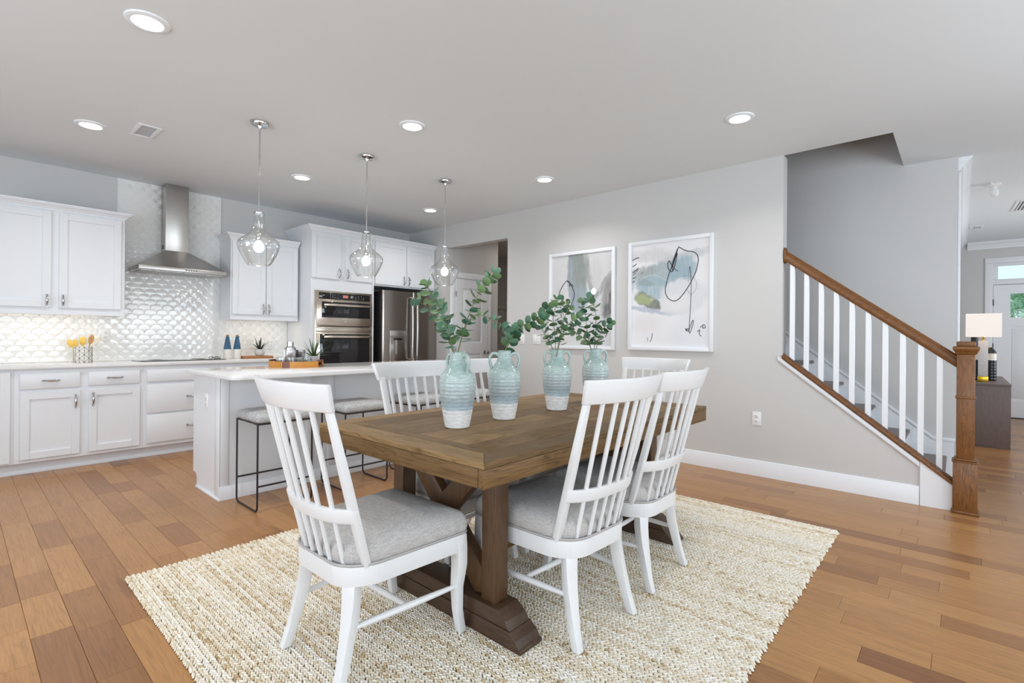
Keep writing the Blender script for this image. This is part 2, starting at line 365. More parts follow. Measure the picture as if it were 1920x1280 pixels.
floor = struct(box('floor', X0 - 0.1, X1 + 0.2, Y0 - 0.1, Y1 + 0.2, -0.12, -0.006, 'under'))
ceil = walls('ceiling', [(X0 - 0.1, 4.695, Y0 - 0.1, YK + 0.1, CZ, CZ + 0.3), (4.695, X1 + 0.1, Y0 - 0.1, 0.384, CZ, CZ + 0.3),
                         (4.695, 9.1, 4.06, Y1 + 0.1, CZ, CZ + 0.3)], 'ceil')
# right wall with the hallway opening, and the knee wall under the stair railing
bm = new()
bx(bm, RX, RX + 0.12, 1.12, 4.269, 0, CZ); bx(bm, RX, RX + 0.12, 4.269, 5.44, 2.433, CZ); bx(bm, RX, RX + 0.12, 5.44, YK + 0.1, 0, CZ)
prism(bm, [(0.03, 0), (1.12, 0), (1.12, 0.185 + 0.781 * 1.12 - 0.03), (0.03, 0.185 + 0.781 * 0.03 - 0.03)], 'x', RX, RX + 0.1)
wall_right = struct(obj('wall_right', bm, 'wall'))
walls('wall_kitchen', [(X0 - 0.1, RX, YK, YK + 0.12, 0, CZ)])
walls('wall_hallway', [(4.81, 5.756, 5.45, 6.8, 0, CZ)])
walls('wall_mudroom', [(5.756, 9.1, 6.8, 6.9, 0, CZ), (9.0, 9.1, 4.06, 6.8, 0, CZ)])
walls('wall_stair', [(5.66, 5.78, 0.02, 4.06, 0, 5.2)])
walls('wall_stair_top', [(4.803, 5.66, 3.95, 4.06, 0, 5.2), (4.60, 4.803, 0.38, 4.06, CZ + 0.301, 5.2), (4.803, 5.66, 0.28, 0.384, CZ + 0.301, 5.2), (4.6, 5.78, 0.28, 4.06, 5.2, 5.3)])
walls('wall_hallway_side', [(4.803, 9.0, 4.06, 4.16, 0, CZ)])
walls('wall_foyer_left', [(5.78, X1 + 0.1, 0.02, 0.12, 0, CZ)])
walls('wall_foyer', [(X1, X1 + 0.1, -0.325, 0.02, 0, CZ), (X1, X1 + 0.1, -1.40, -0.325, 2.44, CZ), (X1, X1 + 0.1, Y0, -1.40, 0, CZ)])
def window_wall(name, along, at, lo, hi, holes, z0=0.5, z1=2.35, t=0.12):
    bxs = []; c = lo
    def B(a, b, za, zb): bxs.append((at, at + t, a, b, za, zb) if along == 'y' else (a, b, at, at + t, za, zb))
    for a, b in holes: B(c, a, 0, CZ); B(a, b, 0, z0); B(a, b, z1, CZ); c = b
    B(c, hi, 0, CZ)
    return walls(name, bxs)
LW = [(-2.3, -0.4), (0.0, 1.85), (2.2, 4.05)]; BW = [(-2.15, -0.25), (0.15, 2.05), (2.35, 4.25)]  # first left opening is unseen, added to light the knee wall and newel
window_wall('wall_left', 'y', X0 - 0.12, Y0, YK, LW)
window_wall('wall_front', 'x', Y0 - 0.12, X0, X1, BW + [(7.0, 9.4)])
k = 0
for along, hs, at in (('y', LW, X0 - 0.06), ('x', BW + [(7.0, 9.4)], Y0 - 0.06)):
    for a, b in hs:
        k += 1; wn = snode('window_%d' % k)
        def F(nm, a0, b0, za, zb, th, m):
            bm = new()
            if along == 'y': bx(bm, at - th, at + th, a0, b0, za, zb)
            else: bx(bm, a0, b0, at - th, at + th, za, zb)
            obj(nm, bm, m, wn)
        c = (a + b) / 2
        F('side_frame', a, a + 0.06, 0.5, 2.35, 0.05, 'trim'); F('side_frame', b - 0.06, b, 0.5, 2.35, 0.05, 'trim')
        F('sill', a + 0.06, b - 0.06, 0.5, 0.56, 0.07, 'trim'); F('head_frame', a + 0.06, b - 0.06, 2.29, 2.35, 0.05, 'trim')
        F('mullion', c - 0.03, c + 0.03, 0.56, 2.29, 0.04, 'trim'); F('meeting_rail', a + 0.06, c - 0.03, 1.40, 1.44, 0.03, 'trim'); F('meeting_rail', c + 0.03, b - 0.06, 1.40, 1.44, 0.03, 'trim')
        for p, q in ((a + 0.06, c - 0.03), (c + 0.03, b - 0.06)):
            F('pane', p, q, 0.56, 1.40, 0.003, 'pane'); F('pane', p, q, 1.44, 2.29, 0.003, 'pane')

# floor boards: the ones that show largest are objects of their own
def plank_mesh(L, W=0.127):
    bm = new(); e = 0.0012; h = 0.006; l, w_ = L / 2 - 0.0004, W / 2 - 0.0004
    B = [bm.verts.new((x, y, -h)) for x, y in ((-w_, -l), (w_, -l), (w_, l), (-w_, l))]
    T0 = [bm.verts.new((x, y, -e)) for x, y in ((-w_, -l), (w_, -l), (w_, l), (-w_, l))]
    T = [bm.verts.new((x, y, 0)) for x, y in ((-w_ + e, -l + e), (w_ - e, -l + e), (w_ - e, l - e), (-w_ + e, l - e))]
    bm.faces.new(T)
    for i in range(4):
        j = (i + 1) % 4; bm.faces.new((B[i], B[j], T0[j], T0[i])); bm.faces.new((T0[i], T0[j], T[j], T[i]))
    bmesh.ops.recalc_face_normals(bm, faces=bm.faces)
    me = bpy.data.meshes.new('floor_board'); bm.to_mesh(me); bm.free(); me.materials.append(MT['floor']); return me
LENS = [0.30, 0.42, 0.55, 0.70, 0.86, 1.05]
PM = {l: plank_mesh(l) for l in LENS}
rng = random.Random(11); cand = []
xx = X0 + 0.02
while xx < X1:
    yy = Y0 - rng.random() * 0.6; last = None
    while yy < Y1:
        L = rng.choice(LENS); cand.append((xx + 0.0635, yy + L / 2, L)); yy += L
    xx += 0.127
def vis(c):
    x, y, L = c
    best = 0
    for dy in (-0.4, 0, 0.4):
        p = Vector((x, y + dy * L, -EYE)); d = p.dot(fw); a = p.dot(rt)
        if d < 0.5: continue
        u_, v_ = 960 + a / d * 940, 640 + EYE / d * 940
        if -20 < u_ < 1940 and v_ < 1300:
            X_, Y_ = x, y + dy * L
            if 0.65 < X_ < 3.6 and 0.65 < Y_ < 2.9: continue
            if Y_ > 5.87 or (1.3 < X_ < 3.75 and 3.95 < Y_): continue
            if X_ > 4.69 and Y_ > 0.05: continue
            if X_ > 7.7 and Y_ > -0.5: continue
            best = max(best, L / d ** 3)
    return best
sc = sorted(((vis(c), i) for i, c in enumerate(cand)), reverse=True)
solo = {i for s, i in sc[:300] if s > 0}
V = []; Fc = []; TN = []
for i, (x, y, L) in enumerate(cand):
    if i in solo:
        o = bpy.data.objects.new('floor_board', PM[L]); COL.objects.link(o); o.location = (x, y, 0); o.parent = floor
    else:
        b0 = len(V); h = L / 2 - 0.001; w_ = 0.0625
        V += [(x - w_, y - h, 0), (x + w_, y - h, 0), (x + w_, y + h, 0), (x - w_, y + h, 0)]; Fc.append((b0, b0 + 1, b0 + 2, b0 + 3)); TN += [rng.random()] * 4
me = bpy.data.meshes.new('outlying_boards'); me.from_pydata(V, [], Fc); at_ = me.attributes.new('tone', 'FLOAT', 'POINT'); at_.data.foreach_set('value', TN)
me.materials.append(MT['floora']); o = bpy.data.objects.new('outlying_boards', me); COL.objects.link(o); o.parent = floor; o['kind'] = 'stuff'

# baseboards and mouldings
def baseboard(name, pts_axis, a, b, at, sgn, h=0.135):
    prof = [(0, 0), (0.016 * sgn, 0), (0.016 * sgn, h - 0.03), (0.011 * sgn, h - 0.018), (0.009 * sgn, h - 0.004), (0.004 * sgn, h), (0, h)]
    bm = new()
    if pts_axis == 'y': prism(bm, [(at + p, z) for p, z in prof], 'y', a, b)
    else: prism(bm, [(at + p, z) for p, z in prof], 'x', a, b)
    return struct(obj(name, bm, 'trim'))
baseboard('baseboard_right', 'y', 0.212, 4.269, RX, -1)
baseboard('baseboard_foyer_left', 'x', 5.80, X1, 0.02, -1)
baseboard('baseboard_foyer', 'y', -0.23, 0.0, X1, -1)
# white end panel and sloping moulding of the knee wall
bm = new(); K = lambda y: 0.185 + 0.781 * y
prism(bm, [(0.032, 0.0), (0.032, K(0.032) - 0.03), (0.208, K(0.208) - 0.03), (0.208, 0.0)], 'x', RX - 0.014, RX); struct(obj('trim_1', bm, 'trim'))
bm = new(); prism(bm, [(0.21, K(0.21) - 0.075), (0.21, K(0.21) - 0.034), (1.15, K(1.15) - 0.034), (1.15, K(1.15) - 0.075)], 'x', RX - 0.016, RX); bx(bm, RX - 0.004, RX + 0.124, 1.116, 1.124, 1.05, 1.06); struct(obj('trim_2', bm, 'trim', bevel=0.004))
# crown moulding of the foyer, end casing of the stair wall
crown = lambda at, s, z: [(at, z), (at + s * 0.092, z), (at + s * 0.092, z - 0.016), (at + s * 0.080, z - 0.018), (at + s * 0.076, z - 0.030), (at + s * 0.058, z - 0.040), (at + s * 0.040, z - 0.064), (at + s * 0.034, z - 0.084), (at + s * 0.020, z - 0.088), (at + s * 0.018, z - 0.110), (at, z - 0.112)]
bm = new(); prism(bm, crown(0.02, -1, CZ), 'x', 5.70, X1); struct(obj('trim_3', bm, 'trim', ang=20))
bm = new(); prism(bm, crown(X1, -1, CZ), 'y', -2.5, -0.08); struct(obj('trim_4', bm, 'trim', ang=20))
struct(box('trim_5', 5.70, 5.79, 0.0, 0.02, 0, 2.62, 'trim', bevel=0.004))

# ------------------------------------------------------------------ front door with transom
d1 = snode('door_1', (X1 + 0.03, -0.85, 0), 'pale grey front door with a small window pane, behind the white lamp', 'door')
def pbox(nm, x0, x1, y0, y1, z0, z1, m, par, bev=0.003): return box(nm, x0, x1, y0, y1, z0, z1, m, par, bev)
HY = 0.46
bm = new(); bx(bm, -0.02, 0.02, -0.29, 0.27, 0.012, 0.27); bx(bm, -0.02, 0.02, -0.29, 0.27, 1.42, 1.55); bx(bm, -0.02, 0.02, -0.29, 0.27, 1.92, 2.06)
for a, b in ((-HY, -0.29), (0.27, HY)): bx(bm, -0.02, 0.02, a, b, 0.012, 2.06)
bx(bm, -0.008, 0.008, -0.29, 0.27, 0.27, 1.42); door_leaf = obj('door_leaf', bm, 'trim', d1)
for a, b in ((-0.29, -0.03), (0.01, 0.27)): pbox('raised_panel', -0.016, -0.007, a + 0.02, b - 0.02, 0.31, 1.38, 'trim', door_leaf)
pbox('door_glass', -0.004, 0.004, -0.29, 0.27, 1.55, 1.92, 'pane', d1, 0)
for nm, y0, y1, z0, z1 in (('jamb_casing', 0.47, 0.56, 0, 2.40), ('jamb_casing', -0.56, -0.47, 0, 2.40), ('head_casing', -0.56, 0.56, 2.40, 2.49)):
    pbox(nm, -0.055, 0.0, y0, y1, z0, z1, 'trim', d1, 0.006)
pbox('transom_bar', -0.045, 0.03, -0.535, 0.535, 2.066, 2.15, 'trim', d1)
for a, b in ((0.464, 0.524), (-0.535, -0.464)): pbox('jamb', -0.028, 0.068, a, b, 0.0, 2.40, 'trim', d1)
for a, b in ((0.445, 0.463), (-0.463, -0.445)): pbox('door_stop', 0.022, 0.06, a, b, 0.0, 2.066, 'trim', d1)
pbox('head_jamb', -0.028, 0.068, -0.463, 0.463, 2.40, 2.438, 'trim', d1)
pbox('door_stop', 0.022, 0.06, -0.445, 0.445, 2.045, 2.066, 'trim', d1)
for a, b in ((0.41, 0.47), (-0.47, -0.41)): pbox('transom_stile', -0.03, 0.03, a, b, 2.15, 2.36, 'trim', d1)
pbox('transom_rail', -0.03, 0.03, -0.47, 0.47, 2.36, 2.40, 'trim', d1)
pbox('transom_glass', -0.004, 0.004, -0.41, 0.41, 2.15, 2.36, 'pane', d1, 0)
for z in (0.3, 1.1, 1.79):
    bm = new(); lathe(bm, [(0.009, -0.05), (0.009, 0.05)], 8, (-0.03, 0.465, z)); obj('hinge', bm, 'blackmetal', d1)
pbox('threshold', -0.05, 0.05, -0.47, 0.47, 0.0, 0.012, 'black', d1, 0.002)
# pantry door in the hallway
d2 = snode('door_2', (5.177, 5.45, 0), 'white panelled pantry door seen through the hallway opening', 'door')
bm = new(); W2 = 0.325
W3 = W2 - 0.125; bx(bm, -W3, W3, -0.03, -0.004, 0.01, 0.22); bx(bm, -W3, W3, -0.03, -0.004, 0.93, 1.09); bx(bm, -W3, W3, -0.03, -0.004, 1.89, 2.02)
for a, b in ((-W2, -W2 + 0.125), (W2 - 0.125, W2)): bx(bm, a, b, -0.03, -0.004, 0.01, 2.02)
bx(bm, -W2 + 0.125, W2 - 0.125, -0.018, -0.004, 0.22, 1.89); leaf2 = obj('door_leaf', bm, 'trim', d2)
for a, b in ((0.25, 0.90), (1.12, 1.86)): box('raised_panel', -W2 + 0.145, W2 - 0.145, -0.026, -0.017, a, b, 'trim', leaf2, 0.008)
for a, b in ((-W2 - 0.09, -W2 - 0.006), (W2 + 0.006, W2 + 0.09)): box('jamb_casing', a, b, -0.022, 0.0, 0, 2.032, 'trim', d2, 0.005)
box('head_casing', -W2 - 0.09, W2 + 0.09, -0.022, 0.0, 2.032, 2.115, 'trim', d2, 0.005)
bm = new(); lathe(bm, [(0.026, 0), (0.026, 0.006), (0.01, 0.008), (0.01, 0.04), (0.024, 0.048), (0.027, 0.06), (0.02, 0.074), (0.004, 0.078)], 16)
bmesh.ops.rotate(bm, verts=bm.verts, cent=(0, 0, 0), matrix=Matrix.Rotation(radians(90), 3, 'X')); bmesh.ops.translate(bm, verts=bm.verts, vec=(W2 - 0.06, -0.03, 0.945)); obj('door_knob', bm, 'nickel', d2)
for z in (0.25, 1.0, 1.80):
    bm = new(); lathe(bm, [(0.007, -0.04), (0.007, 0.04)], 8, (-W2 - 0.003, -0.034, z)); obj('hinge', bm, 'nickel', d2)
# wainscot of the mudroom wall
wains = snode('trim_6'); 
box('top_rail', 5.76, 9.0, 6.755, 6.8, 1.72, 1.80, 'wall', wains, 0.004)
for i in range(9): box('batten', 5.9 + i * 0.33, 5.96 + i * 0.33, 6.775, 6.8, 0.14, 1.72, 'wall', wains)
hook = thing('coat_hook', 'small dark coat hook on the shadowed wall beyond the hallway', 'hook', (7.02, 6.755, 1.90))
bm = new(); bx(bm, -0.02, 0.02, 0.03, 0.045, -0.06, 0.06); obj('back_plate', bm, 'black', hook, 0.004)
bm = new(); tube(bm, [(0, 0.03, -0.03), (0, -0.01, -0.06), (0, -0.04, -0.03), (0, -0.04, 0.0)], 0.007); tube(bm, [(0, 0.03, 0.03), (0, -0.03, 0.05), (0, -0.06, 0.10)], 0.007); obj('prongs', bm, 'black', hook)

# ------------------------------------------------------------------ staircase
st = thing('staircase', 'staircase with grey brown treads rising behind the white balusters', 'staircase', (4.80, 0.10, 0))
for i in range(14):
    y = 0.2475 * i; z = 0.21 + 0.193 * i
    bm = new(); bx(bm, 0.006, 0.858, y - 0.025, y + 0.245, z - 0.028, z); obj('tread', bm, 'tread', st, 0.008)
    box('riser', 0.006, 0.858, y, y + 0.018, max(0, z - 0.193), z - 0.028, 'trim', st)
bm = new(); prism(bm, [(-0.07, 0.0), (-0.07, 0.335), (0.06, 0.335), (3.3, 0.226 + 0.781 * 3.4), (3.3, 0.05)], 'x', 0.842, 0.857); obj('skirt_board', bm, 'trim', st)
bm = new(); L = [(-0.075, 0.335), (0.06, 0.335), (3.3, 0.226 + 0.781 * 3.4)]
prism(bm, L + [(y, z + 0.03) for y, z in L[::-1]], 'x', 0.832, 0.857); obj('skirt_moulding', bm, 'trim', st, 0.004)
rl = thing('stair_railing', 'stair railing with white square balusters and stained oak handrail', 'railing', (4.72, 0, 0))
HR = lambda y: 0.99 + 0.777 * y           # underside of the handrail
prof = [(-0.022, 0), (0.022, 0), (0.03, 0.018), (0.03, 0.04), (0.022, 0.055), (0.024, 0.066), (0.012, 0.08), (-0.012, 0.08), (-0.024, 0.066), (-0.022, 0.055), (-0.03, 0.04), (-0.03, 0.018)]
bm = new(); loft(bm, [[(x, y, HR(y) + z * 1.15) for x, z in prof] for y in (0.008, 1.108)]); obj('handrail', bm, 'oaky', rl)
bm = new(); lathe(bm, [(0.052, 0.0), (0.056, 0.008), (0.054, 0.016), (0.046, 0.022)], 28)
bmesh.ops.rotate(bm, verts=bm.verts, cent=(0, 0, 0), matrix=Matrix.Rotation(radians(90), 3, 'X')); bmesh.ops.scale(bm, verts=bm.verts, vec=(0.8, 1, 1.25)); bmesh.ops.translate(bm, verts=bm.verts, vec=(0, 1.119, HR(1.11) + 0.045)); obj('rosette', bm, 'oakz', rl)
for i in range(10):
    y = 0.104 + 0.1053 * i; h = 0.018
    bm = new(); prism(bm, [(y - h, K(y - h) + 0.018), (y + h, K(y + h) + 0.018), (y + h, HR(y + h) + 0.004), (y - h, HR(y - h) + 0.004)], 'x', -0.018, 0.018); obj('baluster', bm, 'trim', rl, 0.002, 1)
bm = new(); prism(bm, [(0.02, K(0.02) - 0.03), (1.118, K(1.118) - 0.03), (1.118, K(1.118)), (0.02, K(0.02))], 'x', -0.062, 0.062); obj('bottom_cap', bm, 'oaky', rl, 0.006)
for i in range(11):
    y0 = 0.122 + 0.1053 * (i - 1); y1 = y0 + 0.069
    if i == 0: y0, y1 = 0.024, 0.086
    if i == 10: y1 = 1.116
    bm = new(); prism(bm, [(y0, K(y0)), (y1, K(y1)), (y1, K(y1) + 0.012), (y0, K(y0) + 0.012)], 'x', -0.02, 0.02); obj('fillet', bm, 'oaky', rl)

box('end_board', -0.055, -0.037, 0.012, 0.03, 0.0, K(0.02) - 0.03, 'oakz', rl, 0.002)
NX, NY = -0.025, -0.033
npost = box('newel_post', NX - 0.0475, NX + 0.0475, NY - 0.0475, NY + 0.0475, 0.355, 1.10, 'oakz', rl, 0.003)
S = lambda h, z0, z1, bev, nm, m='oakz': box(nm, NX - h, NX + h, NY - h, NY + h, z0, z1, m, npost, bev)
S(0.064, 0.0, 0.355, 0.002, 'plinth'); S(0.074, 0.0, 0.022, 0.006, 'base_shoe'); S(0.054, 0.79, 0.806, 0.005, 'collar')
S(0.070, 0.352, 0.362, 0.004, 'plinth_moulding'); S(0.060, 0.362, 0.376, 0.006, 'plinth_bead')
bm = new()
loft(bm, [[(NX + sx * h, NY + sy * h, z) for sx, sy in ((-1, -1), (1, -1), (1, 1), (-1, 1))] for h, z in ((0.05, 1.095), (0.056, 1.10), (0.058, 1.112), (0.066, 1.122), (0.070, 1.135), (0.070, 1.147), (0.060, 1.152))]); obj('cap_moulding', bm, 'oakz', npost, 0.001, 1)
S(0.050, 1.15, 1.186, 0.009, 'cap_block')

# ------------------------------------------------------------------ kitchen cabinets
YF, YU, YT = 5.80, 5.98, 5.70        # cabinet fronts: base, upper, tall
def shaker(nm, x0, x1, z0, z1, yf, parent, rail=0.057):
    bm = new(); t = 0.02
    bx(bm, x0, x0 + rail, yf - t, yf, z0, z1); bx(bm, x1 - rail, x1, yf - t, yf, z0, z1)
    bx(bm, x0 + rail, x1 - rail, yf - t, yf, z0, z0 + rail); bx(bm, x0 + rail, x1 - rail, yf - t, yf, z1 - rail, z1)
    o = obj(nm, bm, 'cab', parent, 0.0012, 1)
    box('recessed_panel', x0 + rail - 0.002, x1 - rail + 0.002, yf - t + 0.011, yf - 0.002, z0 + rail - 0.002, z1 - rail + 0.002, 'cab', o)
    return o
def pull(x, z, yf, parent, vertical=True, L=0.105):
    bm = new(); y = yf - 0.02; n = 9; pts = []; R = []
    for i in range(n):
        t = i / (n - 1); a = (t - 0.5) * L; d = 0.004 + 0.026 * sin(pi * t) ** 0.6
        pts.append((x, y - d, z + a) if vertical else (x + a, y - d, z)); R.append(0.005 + 0.004 * sin(pi * t) ** 2)
    tube(bm, pts, R, 8)
    for s in (-1, 1):
        p = (x, y - 0.003, z + s * L / 2) if vertical else (x + s * L / 2, y - 0.003, z)
        bx(bm, p[0] - 0.007, p[0] + 0.007, y - 0.006, y, p[2] - 0.008, p[2] + 0.008)
    return obj('handle', bm, 'nickel', parent)
def drawer(x0, x1, z0, z1, yf, parent, handle=True):
    o = box('drawer', x0, x1, yf - 0.02, yf, z0, z1, 'cab', parent, 0.004)
    if handle: pull((x0 + x1) / 2, (z0 + z1) / 2 + 0.004, yf, o, False)
    return o
def base_cab(label, x0, x1):
    t = thing('base_cabinet', label, 'cabinet', (0, 0, 0), 0, 'white base cabinets along the kitchen wall')
    box('body', x0, x1, YF, YK - 0.002, 0.10, 0.882, 'cab', t, 0.001, 1)
    box('toe_kick', x0, x1, 5.87, 5.885, 0.0, 0.10, 'cab', t); box('shoe_moulding', x0, x1, 5.858, 5.87, 0.0, 0.016, 'trim', t)
    return t
t = base_cab('white base cabinet cut off by the left edge of the photo', -0.50, 0.3498)
shaker('door', -0.44, -0.07, 0.13, 0.875 - 0.012, YF, t); o = shaker('door', -0.05, 0.328, 0.115, 0.862, YF, t)
t = base_cab('white base cabinet with two drawers over two shaker doors', 0.3502, 1.2248)
drawer(0.384, 0.765, 0.714, 0.842, YF, t); drawer(0.822, 1.197, 0.720, 0.842, YF, t)
o = shaker('door', 0.386, 0.765, 0.130, 0.684, YF, t); pull(0.735, 0.592, YF, o)
o = shaker('door', 0.823, 1.198, 0.132, 0.688, YF, t); pull(0.853, 0.600, YF, o)
t = base_cab('white three drawer base cabinet under the cooktop', 1.2252, 2.0608)
drawer(1.254, 2.03, 0.724, 0.842, YF, t, False); drawer(1.254, 2.03, 0.426, 0.700, YF, t); drawer(1.254, 2.03, 0.138, 0.408, YF, t)
t = base_cab('white base cabinet mostly hidden behind the island, left of the ovens', 2.0612, 2.818)
drawer(2.09, 2.79, 0.724, 0.842, YF, t); shaker('door', 2.09, 2.43, 0.13, 0.69, YF, t); shaker('door', 2.45, 2.79, 0.13, 0.69, YF, t)
tag(box('kitchen_countertop', -0.50, 2.818, 5.765, YK - 0.001, 0.882, 0.914, 'quartz', None, 0.004), 'long white quartz countertop along the tiled kitchen wall', 'countertop')

def crown_run(bm, pts, z0, prj=0.055, h=0.06):
    """crown along an open plan path (outside on the left of travel), stepped ogee section"""
    prof = [(0, 0), (0.010, 0), (0.010, 0.012), (0.018, 0.013), (0.022, 0.022), (0.034, 0.034), (0.044, 0.038), (0.044, 0.046), (prj, 0.047), (prj, h), (0, h)]
    P = [Vector(p) for p in pts]; loops = []
    for i, p in enumerate(P):
        d = []
        if i > 0: d.append((P[i] - P[i - 1]).normalized())
        if i < len(P) - 1: d.append((P[i + 1] - P[i]).normalized())
        ns = [Vector((e.y, -e.x)) for e in d]; n = sum(ns, Vector((0, 0))); n = n / n.dot(ns[0]) if len(ns) > 1 else n
        loops.append([(p.x + n.x * q, p.y + n.y * q, z0 + z) for q, z in prof])
    loft(bm, loops)
def upper_cab(label, x0, x1, zt, doors, ends):
    t = thing('wall_cabinet', label, 'cabinet', (0, 0, 0), 0, 'white wall cabinets on the kitchen wall')
    box('body', x0, x1, YU, YK - 0.002, 1.372, zt, 'cab', t, 0.001, 1)
    box('light_rail', x0, x1, YU - 0.004, YU + 0.018, 1.350, 1.372, 'cab', t); box('light_rail', x1 - 0.018, x1, YU + 0.018, YK - 0.002, 1.350, 1.372, 'cab', t); box('light_rail', x0, x0 + 0.018, YU + 0.018, YK - 0.002, 1.350, 1.372, 'cab', t)
    for a, b, hx in doors:
        o = shaker('door', a, b, 1.412, zt - 0.022, YU, t); pull(hx, 1.475, YU, o)
    bm = new(); pts = [(x0, YU), (x1, YU)]
    if 'L' in ends: pts = [(x0, YK - 0.002)] + pts
    if 'R' in ends: pts = pts + [(x1, YK - 0.002)]
    crown_run(bm, pts, zt - 0.006); obj('crown', bm, 'trim', t, ang=22)
    st_ = box('light_strip', x0 + 0.08, x1 - 0.08, 6.05, 6.075, 1.362, 1.3715, 'strip', t)
    area('under_cabinet_lamp', ((x0 + x1) / 2, 6.06, 1.355), (0, 0.15, -1), x1 - x0 - 0.2, 0.03, 0.75 * (x1 - x0), (1, 0.84, 0.62))
    return t
upper_cab('white wall cabinet reaching to the left edge of the photo, left of the range hood', 0.11, 1.11, 2.275, [(0.141, 0.586, 0.560), (0.639, 1.080, 0.666)], 'R')
upper_cab('white two door wall cabinet just right of the range hood', 2.046, 2.800, 2.245, [(2.060, 2.414, 2.388), (2.424, 2.782, 2.450)], 'L')

tc_ = thing('oven_cabinet', 'tall white cabinet around the built-in double oven', 'cabinet')
box('side_panel', 2.822, 2.845, YT, YK - 0.002, 0, 2.43, 'cab', tc_); box('side_panel', 3.638, 3.658, YT - 0.02, YK - 0.002, 0, 2.43, 'cab', tc_)
box('top_box', 2.845, 3.638, YT, YK - 0.002, 1.845, 2.43, 'cab', tc_); box('front_rail', 2.845, 3.638, YT, YT + 0.02, 1.722, 1.845, 'cab', tc_)
box('front_stile', 2.845, 2.867, YT, YT + 0.02, 0.66, 1.722, 'cab', tc_); box('front_stile', 3.633, 3.638, YT, YT + 0.02, 0.66, 1.722, 'cab', tc_)
box('lower_box', 2.845, 3.638, YT, YK - 0.002, 0.10, 0.66, 'cab', tc_); box('toe_kick', 2.845, 3.638, 5.77, 5.785, 0, 0.10, 'cab', tc_)
o = shaker('door', 2.822, 3.199, 1.868, 2.418, YT, tc_); pull(3.172, 1.945, YT, o)
o = shaker('door', 3.257, 3.634, 1.868, 2.418, YT, tc_); pull(3.284, 1.945, YT, o)
drawer(2.865, 3.62, 0.14, 0.62, YT, tc_)
bm = new(); crown_run(bm, [(2.822, YK - 0.002), (2.822, YT), (3.658, YT)], 2.424); obj('crown', bm, 'trim', tc_, ang=22)
fc = thing('fridge_cabinet', 'white two door cabinet over the refrigerator', 'cabinet')
box('body', 3.660, 4.680, YT, YK - 0.002, 1.838, 2.43, 'cab', fc)
o = shaker('door', 3.683, 4.160, 1.862, 2.418, YT, fc); pull(4.132, 1.935, YT, o)
o = shaker('door', 4.184, 4.660, 1.862, 2.418, YT, fc); pull(4.212, 1.935, YT, o)
bm = new(); crown_run(bm, [(3.660, YT), (4.680, YT)], 2.424); obj('crown', bm, 'trim', fc, ang=22)

# double oven
ov = thing('double_oven', 'built-in stainless microwave and oven stack with black glass', 'oven', (0, 0, 0))
OX0, OX1 = 2.866, 3.634
box('housing', OX0 + 0.01, OX1 - 0.01, YT + 0.0015, 6.25, 0.67, 1.715, 'black', ov)
box('face_frame', OX0, OX1, YT - 0.012, YT + 0.001, 0.66, 1.722, 'warmsteel', ov, 0.003)
pnl = box('control_panel', OX0 + 0.05, OX1 - 0.03, YT - 0.018, YT - 0.012, 1.622, 1.700, 'blackglass', ov, 0.002)
box('display', 3.225, 3.295, YT - 0.0188, YT - 0.018, 1.645, 1.680, 'screen', pnl)
bm = new()
rr = random.Random(3)
for cx in (3.06, 3.09, 3.12, 3.16, 3.36, 3.40, 3.44, 3.48, 3.51):
    for cz in (1.642, 1.660, 1.678):
        if rr.random() < 0.75: bx(bm, cx - 0.006, cx + 0.006, YT - 0.0188, YT - 0.018, cz - 0.003, cz + 0.003)
obj('button_marks', bm, 'grille', pnl)
bm = new(); lathe(bm, [(0.017, 0), (0.017, 0.0006)], 20); bmesh.ops.rotate(bm, verts=bm.verts, cent=(0, 0, 0), matrix=Matrix.Rotation(radians(90), 3, 'X')); bmesh.ops.translate(bm, verts=bm.verts, vec=(3.345, YT - 0.0182, 1.662)); obj('dial_ring', bm, 'grille', pnl)
mw = box('microwave_door', OX0 + 0.012, OX1 - 0.012, YT - 0.036, YT - 0.0125, 1.300, 1.600, 'warmsteel', ov, 0.004)
box('window', OX0 + 0.075, OX1 - 0.04, YT - 0.039, YT - 0.036, 1.398, 1.590, 'blackglass', mw, 0.002)
box('handle', OX0 + 0.085, OX1 - 0.05, YT - 0.085, YT - 0.062, 1.535, 1.566, 'warmsteel', mw, 0.006)
box('vent_strip', OX0 + 0.012, OX1 - 0.012, YT - 0.026, YT - 0.0125, 1.222, 1.286, 'warmsteel', ov, 0.003)
box('vent_gap', OX0 + 0.03, OX1 - 0.03, YT - 0.016, YT - 0.0122, 1.288, 1.298, 'black', ov)
od = box('oven_door', OX0 + 0.012, OX1 - 0.012, YT - 0.036, YT - 0.0125, 0.70, 1.210, 'warmsteel', ov, 0.004)
box('window', OX0 + 0.055, OX1 - 0.045, YT - 0.039, YT - 0.036, 0.78, 1.200, 'blackglass', od, 0.002)
box('handle', OX0 + 0.085, OX1 - 0.05, YT - 0.088, YT - 0.064, 1.150, 1.182, 'warmsteel', od, 0.006)
bm = new()
for d in (mw, od):
    for hx in (OX0 + 0.10, OX1 - 0.065):
        z = 1.550 if d is mw else 1.166
        b2 = new(); bx(b2, hx - 0.009, hx + 0.009, YT - 0.064, YT - 0.038, z - 0.008, z + 0.008); obj('handle_bracket', b2, 'warmsteel', d)
bm.free()
bm = new(); lathe(bm, [(0.012, 0), (0.012, 0.001)], 16); bmesh.ops.rotate(bm, verts=bm.verts, cent=(0, 0, 0), matrix=Matrix.Rotation(radians(90), 3, 'X')); bmesh.ops.translate(bm, verts=bm.verts, vec=(3.25, YT - 0.0362, 1.35)); obj('badge', bm, 'nickel', mw)

